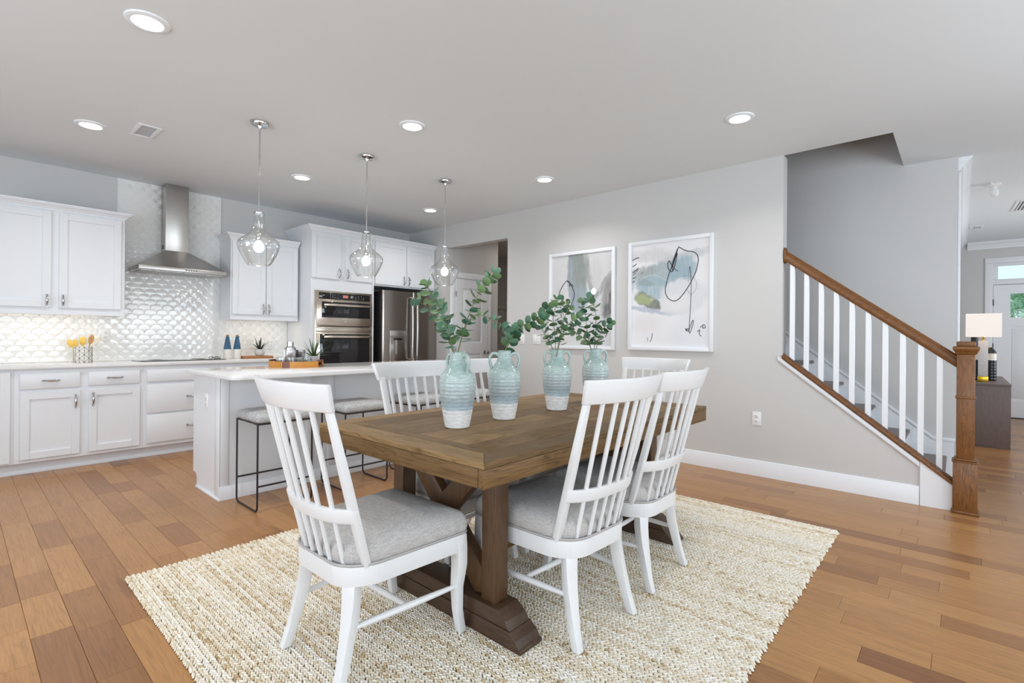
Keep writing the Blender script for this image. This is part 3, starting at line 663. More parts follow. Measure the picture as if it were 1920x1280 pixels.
# refrigerator
fr = thing('refrigerator', 'dark stainless french door refrigerator with water dispenser', 'refrigerator')
box('case', 3.765, 4.655, 5.705, 6.28, 0.02, 1.775, 'black', fr, 0.004)
FY = 5.625
def fdoor(x0, x1, z0, z1):
    pts = round_poly([(x0, 5.70), (x0, FY), (x1, FY), (x1, 5.70)], [0, 0.03, 0.03, 0], 5)
    bm = new(); prism(bm, pts, 'z', z0, z1); return obj('door', bm, 'slate', fr, ang=60)
dl = fdoor(3.760, 4.236, 0.735, 1.785); dr = fdoor(4.244, 4.660, 0.735, 1.785)
fz = box('freezer_drawer', 3.762, 4.658, FY, 5.70, 0.40, 0.728, 'slate', fr, 0.01); fz2 = box('freezer_drawer', 3.762, 4.658, FY, 5.70, 0.06, 0.392, 'slate', fr, 0.01)
for d, z in ((fz, 0.66), (fz2, 0.33)):
    bm = new(); tube(bm, [(3.85, FY, z), (3.86, FY - 0.05, z), (4.21, FY - 0.06, z), (4.56, FY - 0.05, z), (4.57, FY, z)], 0.013, 10); obj('handle', bm, 'steel', d)
for d, x, s in ((dl, 4.205, -1), (dr, 4.285, 1)):
    bm = new(); n = 14; pts = [(x, FY, 0.86)] + [(x, FY - 0.045 - 0.012 * sin(pi * i / n), 0.865 + (1.70 - 0.865) * i / n) for i in range(n + 1)] + [(x, FY, 1.705)]
    tube(bm, pts, 0.015, 10); obj('handle', bm, 'steel', d)
dp = box('dispenser_panel', 3.872, 4.150, FY - 0.004, FY + 0.01, 1.170, 1.255, 'steel', dl, 0.002)
box('dispenser_frame', 3.872, 4.150, FY - 0.003, FY + 0.01, 0.79, 1.166, 'steel', dl, 0.002)
box('dispenser_recess', 3.885, 4.138, FY - 0.005, FY + 0.004, 0.82, 1.160, 'slate', dl, 0.002)
box('dispenser_paddle', 3.945, 3.985, FY - 0.016, FY - 0.005, 0.94, 1.145, 'grille', dl, 0.003)
box('dispenser_spout', 3.935, 4.06, FY - 0.022, FY - 0.005, 1.13, 1.158, 'black', dl, 0.003)
bm = new()
for zz in (1.195, 1.215, 1.235):
    for xx_ in (3.90, 3.93, 4.08, 4.11): bx(bm, xx_ - 0.006, xx_ + 0.006, FY - 0.0046, FY - 0.004, zz - 0.002, zz + 0.002)
obj('button_marks', bm, 'grille', dl)

# ------------------------------------------------------------------ range hood, cooktop
hd = thing('range_hood', 'stainless chimney range hood on the scalloped tile wall', 'range hood')
HX0, HX1, HY0, HB = 1.202, 1.975, 5.885, YK - 0.012
box('chimney', 1.476, 1.684, 6.135, HB, 2.045, CZ - 0.001, 'steel', hd, 0.002)
box('chimney_sleeve', 1.4785, 1.6815, 6.1375, HB, 2.44, CZ - 0.001, 'steel', hd)
bm = new(); loft(bm, [[(HX0, HY0, 1.853), (HX1, HY0, 1.853), (HX1, HB, 1.853), (HX0, HB, 1.853)], [(1.476, 6.135, 2.052), (1.684, 6.135, 2.052), (1.684, HB, 2.052), (1.476, HB, 2.052)]]); obj('canopy', bm, 'steel', hd, 0.001, 1)
box('lip', HX0, HX1, HY0, HB, 1.815, 1.853, 'steel', hd, 0.002)
for a, b in ((HX0 + 0.03, 1.585), (1.592, HX1 - 0.03)): box('filter', a, b, HY0 + 0.06, HB - 0.05, 1.809, 1.8155, 'filter', hd)
for x in (1.36, 1.81):
    bm = new(); lathe(bm, [(0.03, 1.807), (0.03, 1.812)], 16, (x, HY0 + 0.035, 0)); obj('lamp', bm, 'plasticwhite', hd)
bm = new()
for i in range(5):
    lathe(bm, [(0.006, 0), (0.006, 0.002)], 10, (1.60 + i * 0.022, 0, 0))
bmesh.ops.rotate(bm, verts=bm.verts, cent=(0, 0, 0), matrix=Matrix.Rotation(radians(90), 3, 'X')); bmesh.ops.translate(bm, verts=bm.verts, vec=(0, HY0, 1.834)); obj('buttons', bm, 'black', hd)
bm = new(); bx(bm, 1.4745, 1.476, 6.20, 6.25, 2.07, 2.11); obj('side_vent', bm, 'black', hd)
ck = thing('cooktop', 'black glass cooktop let into the countertop under the hood', 'cooktop')
box('glass_top', 1.22, 1.97, 5.86, 6.25, 0.9142, 0.920, 'blackglass', ck, 0.002)
for x, y, r in ((1.40, 5.97, 0.075), (1.40, 6.14, 0.06), (1.78, 5.97, 0.06), (1.78, 6.14, 0.075)):
    bm = new(); lathe(bm, [(r, 0.9201), (r, 0.9204)], 32, (x, y, 0)); obj('burner_ring', bm, 'darkgrille', ck)

# ------------------------------------------------------------------ scalloped backsplash, tile by tile
bs = thing('tile_backsplash', 'glossy white scallop tile backsplash running up behind the hood', 'backsplash', (0, YK, 0))
box('grout_bed', -0.5, 2.818, -0.0068, -0.001, 0.914, 1.372, 'grout', bs); box('grout_bed', 1.110, 2.045, -0.0068, -0.001, 1.372, CZ - 0.001, 'grout', bs)
box('edge_trim', 1.104, 1.110, -0.012, -0.001, 2.27, CZ - 0.001, 'trim', bs); box('edge_trim', 2.045, 2.051, -0.012, -0.001, 2.24, CZ - 0.001, 'trim', bs)
R = 0.053
def outline(r, e):
    P = []
    for i in range(9): a = pi * i / 8; P.append(((r - e) * cos(a), (r - e) * sin(a)))
    for i in range(1, 5): a = pi / 2 - (pi / 2) * i / 4 ; P.append((-r + (r + e) * cos(a), -r + (r + e) * sin(a)))
    P[-1] = (0, -r + 2 * e)
    for i in range(1, 4): a = pi - (pi / 2) * i / 4; P.append((r + (r + e) * cos(a), -r + (r + e) * sin(a)))
    return P
def clip(P, k, v, keep_less):
    out = []
    for i in range(len(P)):
        a, b = P[i - 1], P[i]; ia = (a[k] <= v) == keep_less; ib = (b[k] <= v) == keep_less
        if ia != ib:
            t = (v - a[k]) / (b[k] - a[k]); out.append((a[0] + t * (b[0] - a[0]), a[1] + t * (b[1] - a[1])))
        if ib: out.append(b)
    return out
def tile_mesh(P):
    bm = new(); cx = sum(p[0] for p in P) / len(P); cz = sum(p[1] for p in P) / len(P)
    B = [bm.verts.new((x, -0.0065, z)) for x, z in P]
    T = [bm.verts.new((cx + (x - cx) * 0.955, -0.0084, cz + (z - cz) * 0.955)) for x, z in P]; c = bm.verts.new((cx, -0.0100, cz))
    n = len(P)
    for i in range(n):
        j = (i + 1) % n; bm.faces.new((B[i], B[j], T[j], T[i])); bm.faces.new((T[i], T[j], c))
    bmesh.ops.recalc_face_normals(bm, faces=bm.faces)
    me = bpy.data.meshes.new('scallop_tile'); bm.to_mesh(me); bm.free(); me.shade_smooth(); me.set_sharp_from_angle(angle=radians(28)); me.materials.append(MT['tile']); return me
FULL = outline(R, 0.0011); FM = tile_mesh(FULL)
rng = random.Random(5); tiles = []
row = 0; z = 0.914 - R
while z < CZ + R:
    x = -0.2 - 6 * R + (R if row % 2 else 0)
    while x < 2.9:
        hi = z > 1.372
        xa, xb, za, zb = (-0.5, 2.817, 0.9145, 1.372) if z - R * 0.2 < 1.372 and not (1.11 < x < 2.045) else (1.111, 2.044, 0.9145, CZ - 0.002)
        if not (1.11 - R < x < 2.045 + R) and z - R > 1.35: x += 2 * R; continue
        P = [(px + x, pz + z) for px, pz in FULL]; n0 = len(P); cut = False
        for k_, v, kl in ((0, xa, False), (0, xb, True), (1, za, False), (1, zb, True)):
            Q = clip(P, k_, v, kl); cut |= Q != P; P = Q
            if len(P) < 3: break
        if len(P) >= 3:
            A = abs(sum(P[i - 1][0] * P[i][1] - P[i][0] * P[i - 1][1] for i in range(len(P)))) / 2
            if A > 2e-4: tiles.append((x, z, [(px - x, pz - z) for px, pz in P] if Q is not None and A < 0.0053 else None))
        x += 2 * R
    z += R; row += 1
hidden = lambda x, z: (1.47 < x < 1.69 and z > 2.05) or x < 0.12
tiles.sort(key=lambda t: (hidden(t[0], t[1]), t[1] > 2.62, abs(t[0] - 1.1) + 0.6 * abs(t[1] - 1.3)))
rest = new(); bed = []
for i, (x, z, P) in enumerate(tiles):
    if i < 299:
        me = FM if P is None else tile_mesh(P)
        o = bpy.data.objects.new('scallop_tile', me); COL.objects.link(o); o.parent = bs; o.location = (x, 0, z)
        if P is None: o.rotation_euler = (radians(rng.uniform(-1.3, 1.3)), 0, radians(rng.uniform(-1.3, 1.3)))
    else: bed.append((x, z, P))
for x, z, P in bed:
    me = FM if P is None else tile_mesh(P)
    b0 = len(rest.verts); rest.from_mesh(me); rest.verts.ensure_lookup_table()
    ta, tb_ = (rng.uniform(-0.022, 0.022), rng.uniform(-0.022, 0.022)) if P is None else (0, 0)
    for v in rest.verts[b0:]: v.co = Vector((v.co.x + x, v.co.y + ta * v.co.z + tb_ * v.co.x, v.co.z + z))
o = obj('outlying_tiles', rest, 'tile', bs); o['kind'] = 'stuff'

# ------------------------------------------------------------------ island
il = thing('kitchen_island', 'white kitchen island base under a white quartz top', 'island')
IX0, IX1, IY0, IY1 = 1.285, 3.70, 3.93, 4.515
box('body', IX0 + 0.012, IX1 - 0.012, IY0 + 0.012, IY1 - 0.012, 0.10, 0.884, 'cab', il); box('plinth', IX0 + 0.012, IX1 - 0.012, IY0 + 0.012, IY1 - 0.085, 0.0, 0.10, 'cab', il)
for x in (IX0, IX1 - 0.012):
    bm = new(); prism(bm, [(IY0, 0), (IY1 - 0.085, 0), (IY1 - 0.085, 0.085), (IY1 - 0.06, 0.105), (IY1, 0.112), (IY1, 0.884), (IY0, 0.884)], 'x', x, x + 0.012); obj('end_panel', bm, 'cab', il)
box('front_panel', IX0 + 0.012, IX1 - 0.012, IY0, IY0 + 0.012, 0, 0.884, 'cab', il)
box('corner_stile', IX0 - 0.006, IX0 + 0.055, IY0 - 0.008, IY0, 0.0, 0.884, 'cab', il, 0.002); box('corner_stile', IX0 - 0.007, IX0, IY0 - 0.008, IY0 + 0.09, 0.0, 0.884, 'cab', il, 0.002)
box('corner_stile', IX1 - 0.055, IX1 + 0.006, IY0 - 0.008, IY0, 0.0, 0.884, 'cab', il, 0.002)
for x in (1.94, 2.125, 2.98): box('support_batten', x - 0.025, x + 0.025, IY0 - 0.012, IY0, 0.10, 0.884, 'cab', il, 0.002)
box('shoe_moulding', IX0 - 0.012, IX0, IY0 - 0.012, IY1 - 0.09, 0, 0.018, 'trim', il, 0.003); box('baseboard', IX0 - 0.008, IX1, IY0 - 0.014, IY0 - 0.008, 0, 0.10, 'trim', il, 0.002)
for i in range(4): shaker('door', IX0 + 0.05 + i * 0.59, IX0 + 0.62 + i * 0.59, 0.13, 0.85, IY1 - 0.012, il) if False else None
bm = new(); prism(bm, round_poly([(1.235, 3.57), (3.80, 3.57), (3.80, 4.555), (1.235, 4.555)], [0.09, 0.09, 0.02, 0.02], 8), 'z', 0.884, 0.914)
tag(obj('island_countertop', bm, 'quartz', None, 0.003), 'white quartz island countertop with rounded corners holding the round tray', 'countertop')

def outlet(name, label, loc, rz, kind='outlet', w_=0.072, h_=0.116, group=None):
    t = thing(name, label, 'outlet' if kind == 'outlet' else 'switch', loc, rz, group)   # local -y faces the room
    box('cover_plate', -w_ / 2, w_ / 2, -0.006, 0, -h_ / 2, h_ / 2, 'plasticwhite', t, 0.002)
    if kind == 'outlet':
        for s in (-1, 1):
            f = box('socket_face', -0.017, 0.017, -0.0085, -0.006, s * 0.021 - 0.015, s * 0.021 + 0.015, 'plasticwhite', t, 0.003)
            bm = new(); bx(bm, -0.008, -0.005, -0.0088, -0.0084, s * 0.021 - 0.002, s * 0.021 + 0.008); bx(bm, 0.005, 0.008, -0.0088, -0.0084, s * 0.021 - 0.002, s * 0.021 + 0.007); bx(bm, -0.003, 0.003, -0.0088, -0.0084, s * 0.021 - 0.011, s * 0.021 - 0.006); obj('slots', bm, 'slot', f)
    else:
        n = max(1, round(w_ / 0.05) - 0) if w_ > 0.08 else 1
        for i in range(n):
            x = (i - (n - 1) / 2) * 0.046; box('rocker', x - 0.016, x + 0.016, -0.010, -0.006, -0.033, 0.033, 'plasticwhite', t, 0.003)
    return t
outlet('wall_outlet', 'white outlet on the grey wall right of the dining chairs', (RX, 1.315, 0.496), -pi / 2)
outlet('wall_outlet', 'white outlet on the backsplash right of the patterned crock', (1.02, YK - 0.011, 1.17), 0)
outlet('wall_outlet', 'white outlet on the backsplash behind the potted succulent on the board', (2.62, YK - 0.011, 1.075), 0)
outlet('wall_outlet', 'white outlet on the end panel of the island', (IX0 - 0.0005, 4.205, 0.685), -pi / 2)
outlet('wall_switch', 'white double switch plate behind the leaves left of the left picture', (RX, 3.783, 1.158), -pi / 2, 'switch', 0.116, 0.116)
outlet('wall_switch', 'white single switch plate nearest the hallway opening', (RX, 4.01, 1.158), -pi / 2, 'switch')

# ------------------------------------------------------------------ rug: braided rows, every stitch a pair of leaning strands
RGX0, RGX1, RGY0, RGY1 = 0.565, 3.68, 0.545, 3.005
def rugmat():
    m, nt, b = nmat('jute_and_wool')
    at = node(nt, 'ShaderNodeAttribute', attribute_name='tone'); rp = node(nt, 'ShaderNodeValToRGB'); lk(nt, at.outputs['Fac'], rp.inputs[0])
    cs = [srgb(178, 150, 112), srgb(212, 190, 154), srgb(230, 216, 192), srgb(240, 231, 214), srgb(246, 240, 229), srgb(240, 234, 224)]
    e = rp.color_ramp.elements
    while len(e) < len(cs): e.new(0.5)
    for i, c in enumerate(cs): e[i].position = i / (len(cs) - 1); e[i].color = c
    tc = node(nt, 'ShaderNodeTexCoord'); n = node(nt, 'ShaderNodeTexNoise'); n.inputs['Scale'].default_value = 260; lk(nt, tc.outputs['Object'], n.inputs['Vector'])
    mr = node(nt, 'ShaderNodeMapRange'); lk(nt, n.outputs['Fac'], mr.inputs['Value']); mr.inputs['To Min'].default_value = 0.75; mr.inputs['To Max'].default_value = 1.15
    mx = node(nt, 'ShaderNodeMix', data_type='RGBA', blend_type='MULTIPLY'); mx.inputs['Factor'].default_value = 1; lk(nt, rp.outputs[0], mx.inputs['A']); lk(nt, mr.outputs[0], mx.inputs['B'])
    lk(nt, mx.outputs['Result'], b.inputs['Base Color']); b.inputs['Roughness'].default_value = 0.95; b.inputs['Specular IOR Level'].default_value = 0.1
    return m
MT['rug'] = rugmat(); MT['rugback'] = mat('rug_backing', srgb(112, 92, 66), 0.95)
rug = thing('area_rug', 'cream and tan braided jute rug under the dining table', 'rug', (0, 0, 0))
box('backing', RGX0 + 0.006, RGX1 - 0.006, RGY0 + 0.006, RGY1 - 0.006, 0.0005, 0.0055, 'rugback', rug)
rg = np.random.default_rng(4)
PX, PY = 0.0218, 0.0182
nr = int((RGX1 - RGX0) / PX); ns = int((RGY1 - RGY0) / PY)
rowtone = np.clip(rg.normal(0.56, 0.09, nr), 0.1, 1.0)
ii, jj, ss = np.meshgrid(np.arange(nr), np.arange(ns), np.array([-1, 1]), indexing='ij')
ii = ii.ravel(); jj = jj.ravel(); ss = ss.ravel(); NS = len(ii)
cx = RGX0 + (ii + 0.5) * PX + ss * PX * 0.205 + rg.normal(0, 0.0008, NS)
cy = RGY0 + (jj + 0.5 + (ss > 0) * 0.5) * PY + rg.normal(0, 0.0012, NS) + 0.004 * np.sin(ii * 1.7)
ang = ss * (0.44 + rg.normal(0, 0.10, NS)); dirx = np.sin(ang) * -1; diry = np.cos(ang)
ln = 0.0133 * (1 + rg.normal(0, 0.08, NS)); wd = 0.0049 * (1 + rg.normal(0, 0.10, NS)); ht = 0.0125 + rg.normal(0, 0.0007, NS)
# template: base ring of 6, ridge of 3
tmpl = [(-1.0, 0, 0.35), (-0.45, 1, 0.15), (0.45, 1, 0.15), (1.0, 0, 0.35), (0.45, -1, 0.15), (-0.45, -1, 0.15), (-0.55, 0.45, 0.9), (0.55, 0.45, 0.9), (0.55, -0.45, 0.9), (-0.55, -0.45, 0.9)]
tf = [(0, 6, 9), (0, 1, 6), (1, 2, 7), (1, 7, 6), (2, 3, 7), (3, 8, 7), (3, 4, 8), (4, 5, 9), (4, 9, 8), (5, 0, 9), (6, 7, 8), (6, 8, 9)]
nv = len(tmpl); co = np.empty((NS, nv, 3), np.float32)
for q, (a, b_, c_) in enumerate(tmpl):
    la = a * ln; wb = b_ * wd
    co[:, q, 0] = cx + dirx * la + diry * wb; co[:, q, 1] = cy + diry * la - dirx * wb; co[:, q, 2] = 0.001 + ht * c_
fa = (np.array(tf, np.int32)[None] + (np.arange(NS, dtype=np.int32) * nv)[:, None, None]).reshape(-1, 3)
me = bpy.data.meshes.new('braided_strands'); me.vertices.add(NS * nv); me.vertices.foreach_set('co', co.ravel())
me.loops.add(fa.size); me.loops.foreach_set('vertex_index', fa.ravel()); me.polygons.add(len(fa)); me.polygons.foreach_set('loop_start', np.arange(0, fa.size, 3, dtype=np.int32)); me.polygons.foreach_set('loop_total', np.full(len(fa), 3, np.int32))
patch = 0.10 * np.sin(cy * 3.1 + ii * 0.9) * np.sin(ii * 0.37)
tone = np.clip(rowtone[ii] + patch + rg.normal(0, 0.15, NS), 0, 1)
at_ = me.attributes.new('tone', 'FLOAT', 'POINT'); at_.data.foreach_set('value', np.repeat(tone, nv).astype(np.float32))
me.update(calc_edges=True); me.validate(); me.shade_smooth(); me.materials.append(MT['rug'])
o = bpy.data.objects.new('braided_strands', me); COL.objects.link(o); o.parent = rug; o['kind'] = 'stuff'
RZ = 0.0145
# ------------------------------------------------------------------ dining table
TC = (2.137, 1.7145); TL, TW, TZ = 0.968, 0.553, 0.774
tb = thing('dining_table', 'long weathered oak trestle dining table on the braided rug', 'table', (TC[0], TC[1], RZ))
H = TZ - RZ
def board(pts, ax, z0=H - 0.022, z1=H, nm='top_board'):
    bm = new(); prism(bm, pts, 'z', z0, z1); return obj(nm, bm, 'tab' + ax, tb, 0.0022, 1)
fwid, rwid = 0.105, 0.058
def ring(L, W, wdt):
    l, w_ = L - wdt, W - wdt
    board([(-L, -W), (L, -W), (l, -w_), (-l, -w_)], 'x'); board([(-L, W), (L, W), (l, w_), (-l, w_)][::-1], 'x')
    board([(-L, -W), (-l, -w_), (-l, w_), (-L, W)], 'y'); board([(L, -W), (l, -w_), (l, w_), (L, W)][::-1], 'y')
ring(TL, TW, fwid); l, w_ = TL - fwid, TW - fwid
for s in (-1, 1): board([(s * l, -w_), (s * (l - rwid), -w_), (s * (l - rwid), w_), (s * l, w_)], 'y')
board([(-0.03, -w_), (0.03, -w_), (0.03, w_), (-0.03, w_)], 'y')
l2 = l - rwid; rows = 6; pw = 2 * w_ / rows; rg_ = random.Random(9)
for s in (-1, 1):
    for r_ in range(rows):
        ya, yb = -w_ + r_ * pw, -w_ + (r_ + 1) * pw; xa, xb = sorted((s * 0.03, s * l2))
        if r_ in (0, 5): cut = []
        else: cut = [xa + (xb - xa) * f for f in ((0.30,) if (r_ + (s > 0)) % 2 else (0.62,))]
        sk = 0.07 * (1 if r_ < 3 else -1) * s
        pts0 = [(xa, ya), (xa, yb)]
        for c in cut:
            board([pts0[0], (c - sk, ya), (c + sk, yb), pts0[1]], 'x'); pts0 = [(c - sk, ya), (c + sk, yb)]
        board([pts0[0], (xb, ya), (xb, yb), pts0[1]], 'x')
# apron fascia: thick edge boards under the top
for s in (-1, 1):
    bm = new(); bx(bm, -TL + 0.001, TL - 0.001, min(s * (TW - 0.03), s * (TW - 0.0005)), max(s * (TW - 0.03), s * (TW - 0.0005)), H - 0.088, H - 0.0225); obj('edge_board', bm, 'edgex', tb, 0.003)
    bm = new(); bx(bm, min(s * (TL - 0.03), s * (TL - 0.0005)), max(s * (TL - 0.03), s * (TL - 0.0005)), -TW + 0.031, TW - 0.031, H - 0.088, H - 0.0225); obj('edge_board', bm, 'edgey', tb, 0.003)
box('under_frame', -TL + 0.032, TL - 0.032, -TW + 0.032, TW - 0.032, H - 0.05, H - 0.0225, 'tabd', tb)
YA, YB = 1.20 - TC[1], 2.20 - TC[1]       # trestle foot ends
for sx in (-1, 1):
    xc = sx * 0.667
    lo = [(YA, 0), (YA, 0.012), (YA + 0.010, 0.018), (YA + 0.028, 0.040), (YA + 0.048, 0.054), (YA + 0.056, 0.062), (YA + 0.060, 0.064)]
    hi = [(YA + 0.060, 0.064), (YA + 0.066, 0.070), (YA + 0.082, 0.092), (YA + 0.10, 0.106), (YA + 0.118, 0.118), (YA + 0.122, 0.122)]
    mir = lambda P: [(YA + YB - y, z) for y, z in P[::-1]]
    bm = new(); prism(bm, lo + mir(lo), 'x', xc - 0.065, xc + 0.065); bmesh.ops.translate(bm, verts=bm.verts, vec=(0, 0, 0)); ft = obj('trestle_foot', bm, 'tabd', tb, 0.004)
    bm = new(); prism(bm, hi + mir(hi), 'x', xc - 0.060, xc + 0.060); obj('foot_cap', bm, 'tabd', ft, 0.003)
    for ya in (1.357, 1.962):
        box('post', xc - 0.0385, xc + 0.0385, ya - TC[1], ya + 0.076 - TC[1], 0.1225, H - 0.051, 'tabz', tb, 0.004)
    yi0, yi1 = 1.434 - TC[1], 1.961 - TC[1]
    for s in (1, -1):
        a, b_ = (yi0, yi1) if s == 1 else (yi1, yi0)
        za, zb = 0.135, H - 0.06; d = 0.036 if True else 0
        bm = new(); prism(bm, [(a, za), (a + s * 0.055, za - 0.012), (b_, zb - 0.075), (b_, zb), (b_ - s * 0.05, zb + 0.008), (a, za + 0.085)], 'x', xc - 0.024 + s * 0.002, xc + 0.024 + s * 0.002); obj('cross_brace', bm, 'tabz', tb, 0.005)
box('stretcher', -0.60, 0.60, -0.045, 0.03, 0.124, 0.20, 'tabx', tb, 0.004)

# ------------------------------------------------------------------ dining chairs
def arc_slab(bm, hw0, hw1, x0, x1, z0, z1, sag, t, n=12, ex=2.0):
    """slab curved in plan: ends at x0/x1 (bottom/top), middle further back by sag"""
    loops = []
    for i in range(n + 1):
        u_ = -1 + 2 * i / n; L = []
        for (hw, x, z) in ((hw0, x0, z0), (hw1, x1, z1)):
            L.append((x - sag * (1 - abs(u_) ** ex), hw * u_, z))
        nx = ex * sag * abs(u_) ** (ex - 1) * (1 if u_ > 0 else -1) / hw0; nn = sqrt(1 + nx * nx)
        f = [(p[0] + t / nn, p[1] - t * nx / nn, p[2]) for p in L]
        loops.append([L[0], L[1], f[1], f[0]])
    loft(bm, loops)
SEATP = [(0.232, -0.25), (0.232, 0.25), (-0.205, 0.222), (-0.284, 0.150), (-0.284, -0.150), (-0.205, -0.222)]
SEATR = [0.03, 0.03, 0.06, 0.08, 0.08, 0.06]
ZS0, ZS1 = 0.328, 0.394
def make_chair(label, loc, rz):
    t = thing('dining_chair', label, 'chair', loc, rz, 'white spindle back dining chairs around the table')
    out = round_poly(SEATP, SEATR, 6)
    bm = new(); prism(bm, out, 'z', ZS0, ZS1); obj('seat_frame', bm, 'chair', t, 0.005)
    bm = new(); loops = []
    for sc_, z in ((0.955, ZS1), (0.985, ZS1 + 0.008), (1.0, ZS1 + 0.026), (0.998, ZS1 + 0.044), (0.975, ZS1 + 0.064), (0.92, ZS1 + 0.082), (0.78, ZS1 + 0.096), (0.48, ZS1 + 0.104), (0.12, ZS1 + 0.106)):
        loops.append([(0.006 + x * sc_ * (0.985 if x < 0 else 1.0), y * sc_, z) for x, y in out])
    loft(bm, loops); cu = obj('seat_cushion', bm, 'linen', t, ang=80)
    bm = new(); tube(bm, [(x * 0.998, y * 0.998, ZS1 + 0.006) for x, y in out], 0.0045, 6, True); obj('piping', bm, 'piping', cu)
    for s in (-1, 1):     # front legs, slightly sabred
        bm = new(); loops = []
        for z, dx, h in ((ZS1 - 0.004, 0.0, 0.0245), (0.33, 0.003, 0.0245), (0.27, 0.005, 0.0235), (0.18, -0.004, 0.019), (0.09, -0.001, 0.0165), (0.0, 0.013, 0.016)):
            cx_, cy_ = 0.200 + dx, s * (0.222 - 0.0 + dx * 0.35); loops.append([(cx_ - h, cy_ - h, z), (cx_ + h, cy_ - h, z), (cx_ + h, cy_ + h, z), (cx_ - h, cy_ + h, z)])
        loft(bm, loops); obj('leg', bm, 'chair', t, 0.003)
    for s in (-1, 1):     # back legs rake backwards
        bm = new(); loops = []
        for z, x, h in ((ZS0 + 0.004, -0.233, 0.0245), (0.28, -0.236, 0.024), (0.21, -0.246, 0.0225), (0.14, -0.262, 0.0195), (0.07, -0.279, 0.0175), (0.0, -0.302, 0.0165)):
            cy_ = s * (0.157 + (0.33 - z) * 0.10); ca, sa = cos(-s * 0.5 * z / 0.33), sin(-s * 0.5 * z / 0.33); loops.append([(x + h * (p * ca - q_ * sa), cy_ + h * (p * sa + q_ * ca), z) for p, q_ in ((-1, -1), (1, -1), (1, 1), (-1, 1))])
        loft(bm, loops); obj('leg', bm, 'chair', t, 0.003)
    for s in (-1, 1):
        a = Vector((-0.252, s * 0.176, 0.185)); b_ = Vector((0.185, s * 0.220, 0.185))
        bm = new(); tube(bm, [a.lerp(b_, i / 6) for i in range(7)], [0.0085 + 0.0045 * sin(pi * i / 6) for i in range(7)], 10); obj('stretcher', bm, 'chair', t)
    bm = new(); tube(bm, [(-0.03, -0.199 + 0.398 * i / 6, 0.185) for i in range(7)], [0.0085 + 0.0045 * sin(pi * i / 6) for i in range(7)], 10); obj('stretcher', bm, 'chair', t)
    # back: posts, spindles, curved rails
    def BX(z, u_):
        xb = -0.204 - 0.070 * (1 - abs(u_) ** 3.6); xt = -0.363 - 0.052 * (1 - u_ * u_); return xb + (xt - xb) * (z - 0.395) / 0.56
    BY = lambda z, u_: u_ * (0.198 + 0.048 * (z - 0.395))
    for u_ in (-1, 1):
        bm = new(); loops = []
        for z, h, g in ((ZS1 - 0.006, 0.0135, 0.017), (0.7, 0.0135, 0.0175), (0.948, 0.010, 0.0155)):
            x, y = BX(z, u_), BY(z, u_); loops.append([(x - h, y - g, z), (x + h, y - g, z), (x + h, y + g, z), (x - h, y + g, z)])
        loft(bm, loops); obj('back_post', bm, 'chair', t, 0.004)
    for i in range(6):
        u_ = -1 + 2 * (i + 1) / 7
        bm = new(); tube(bm, [(BX(z, u_), BY(z, u_), z) for z in (ZS1 - 0.02, 0.52, 0.67, 0.82, 0.955)], [0.0085, 0.0085, 0.009, 0.0095, 0.009], 8); obj('spindle', bm, 'chair', t)
    bm = new(); loops = []
    for i in range(17):
        u_ = -1 + i / 8; y0, y1 = 0.222 * u_, 0.226 * u_
        loops.append([(BX(0.552, u_) - 0.012, y0, 0.552), (BX(0.602, u_) - 0.012, y1, 0.602), (BX(0.602, u_) + 0.011, y1, 0.602), (BX(0.552, u_) + 0.011, y0, 0.552)])
    loft(bm, loops); obj('lower_rail', bm, 'chair', t, 0.004)
    bm = new(); arc_slab(bm, 0.253, 0.273, -0.366, -0.394, 0.934, 1.026, 0.056, 0.022); obj('top_rail', bm, 'chair', t, 0.005)
    return t
ch = make_chair('white spindle back dining chair nearest the camera, at the left end of the table', (1.152, 1.707, RZ), radians(0.5))
dup(ch, (1.779, 1.351, RZ), radians(86.9), 'white dining chair on the near long side, closest to the table corner post')
dup(ch, (2.357, 1.364, RZ), radians(90.6), 'white dining chair on the near long side, in front of the farthest vase')
dup(ch, (1.787, 1.98, RZ), radians(-90), 'white dining chair on the island side of the table, behind the nearest vase')
dup(ch, (2.33, 1.98, RZ), radians(-90), 'white dining chair on the island side, mostly hidden behind the second nearest vase')
dup(ch, (3.075, 1.68, RZ), radians(180), 'white dining chair at the far end of the table, below the right picture')

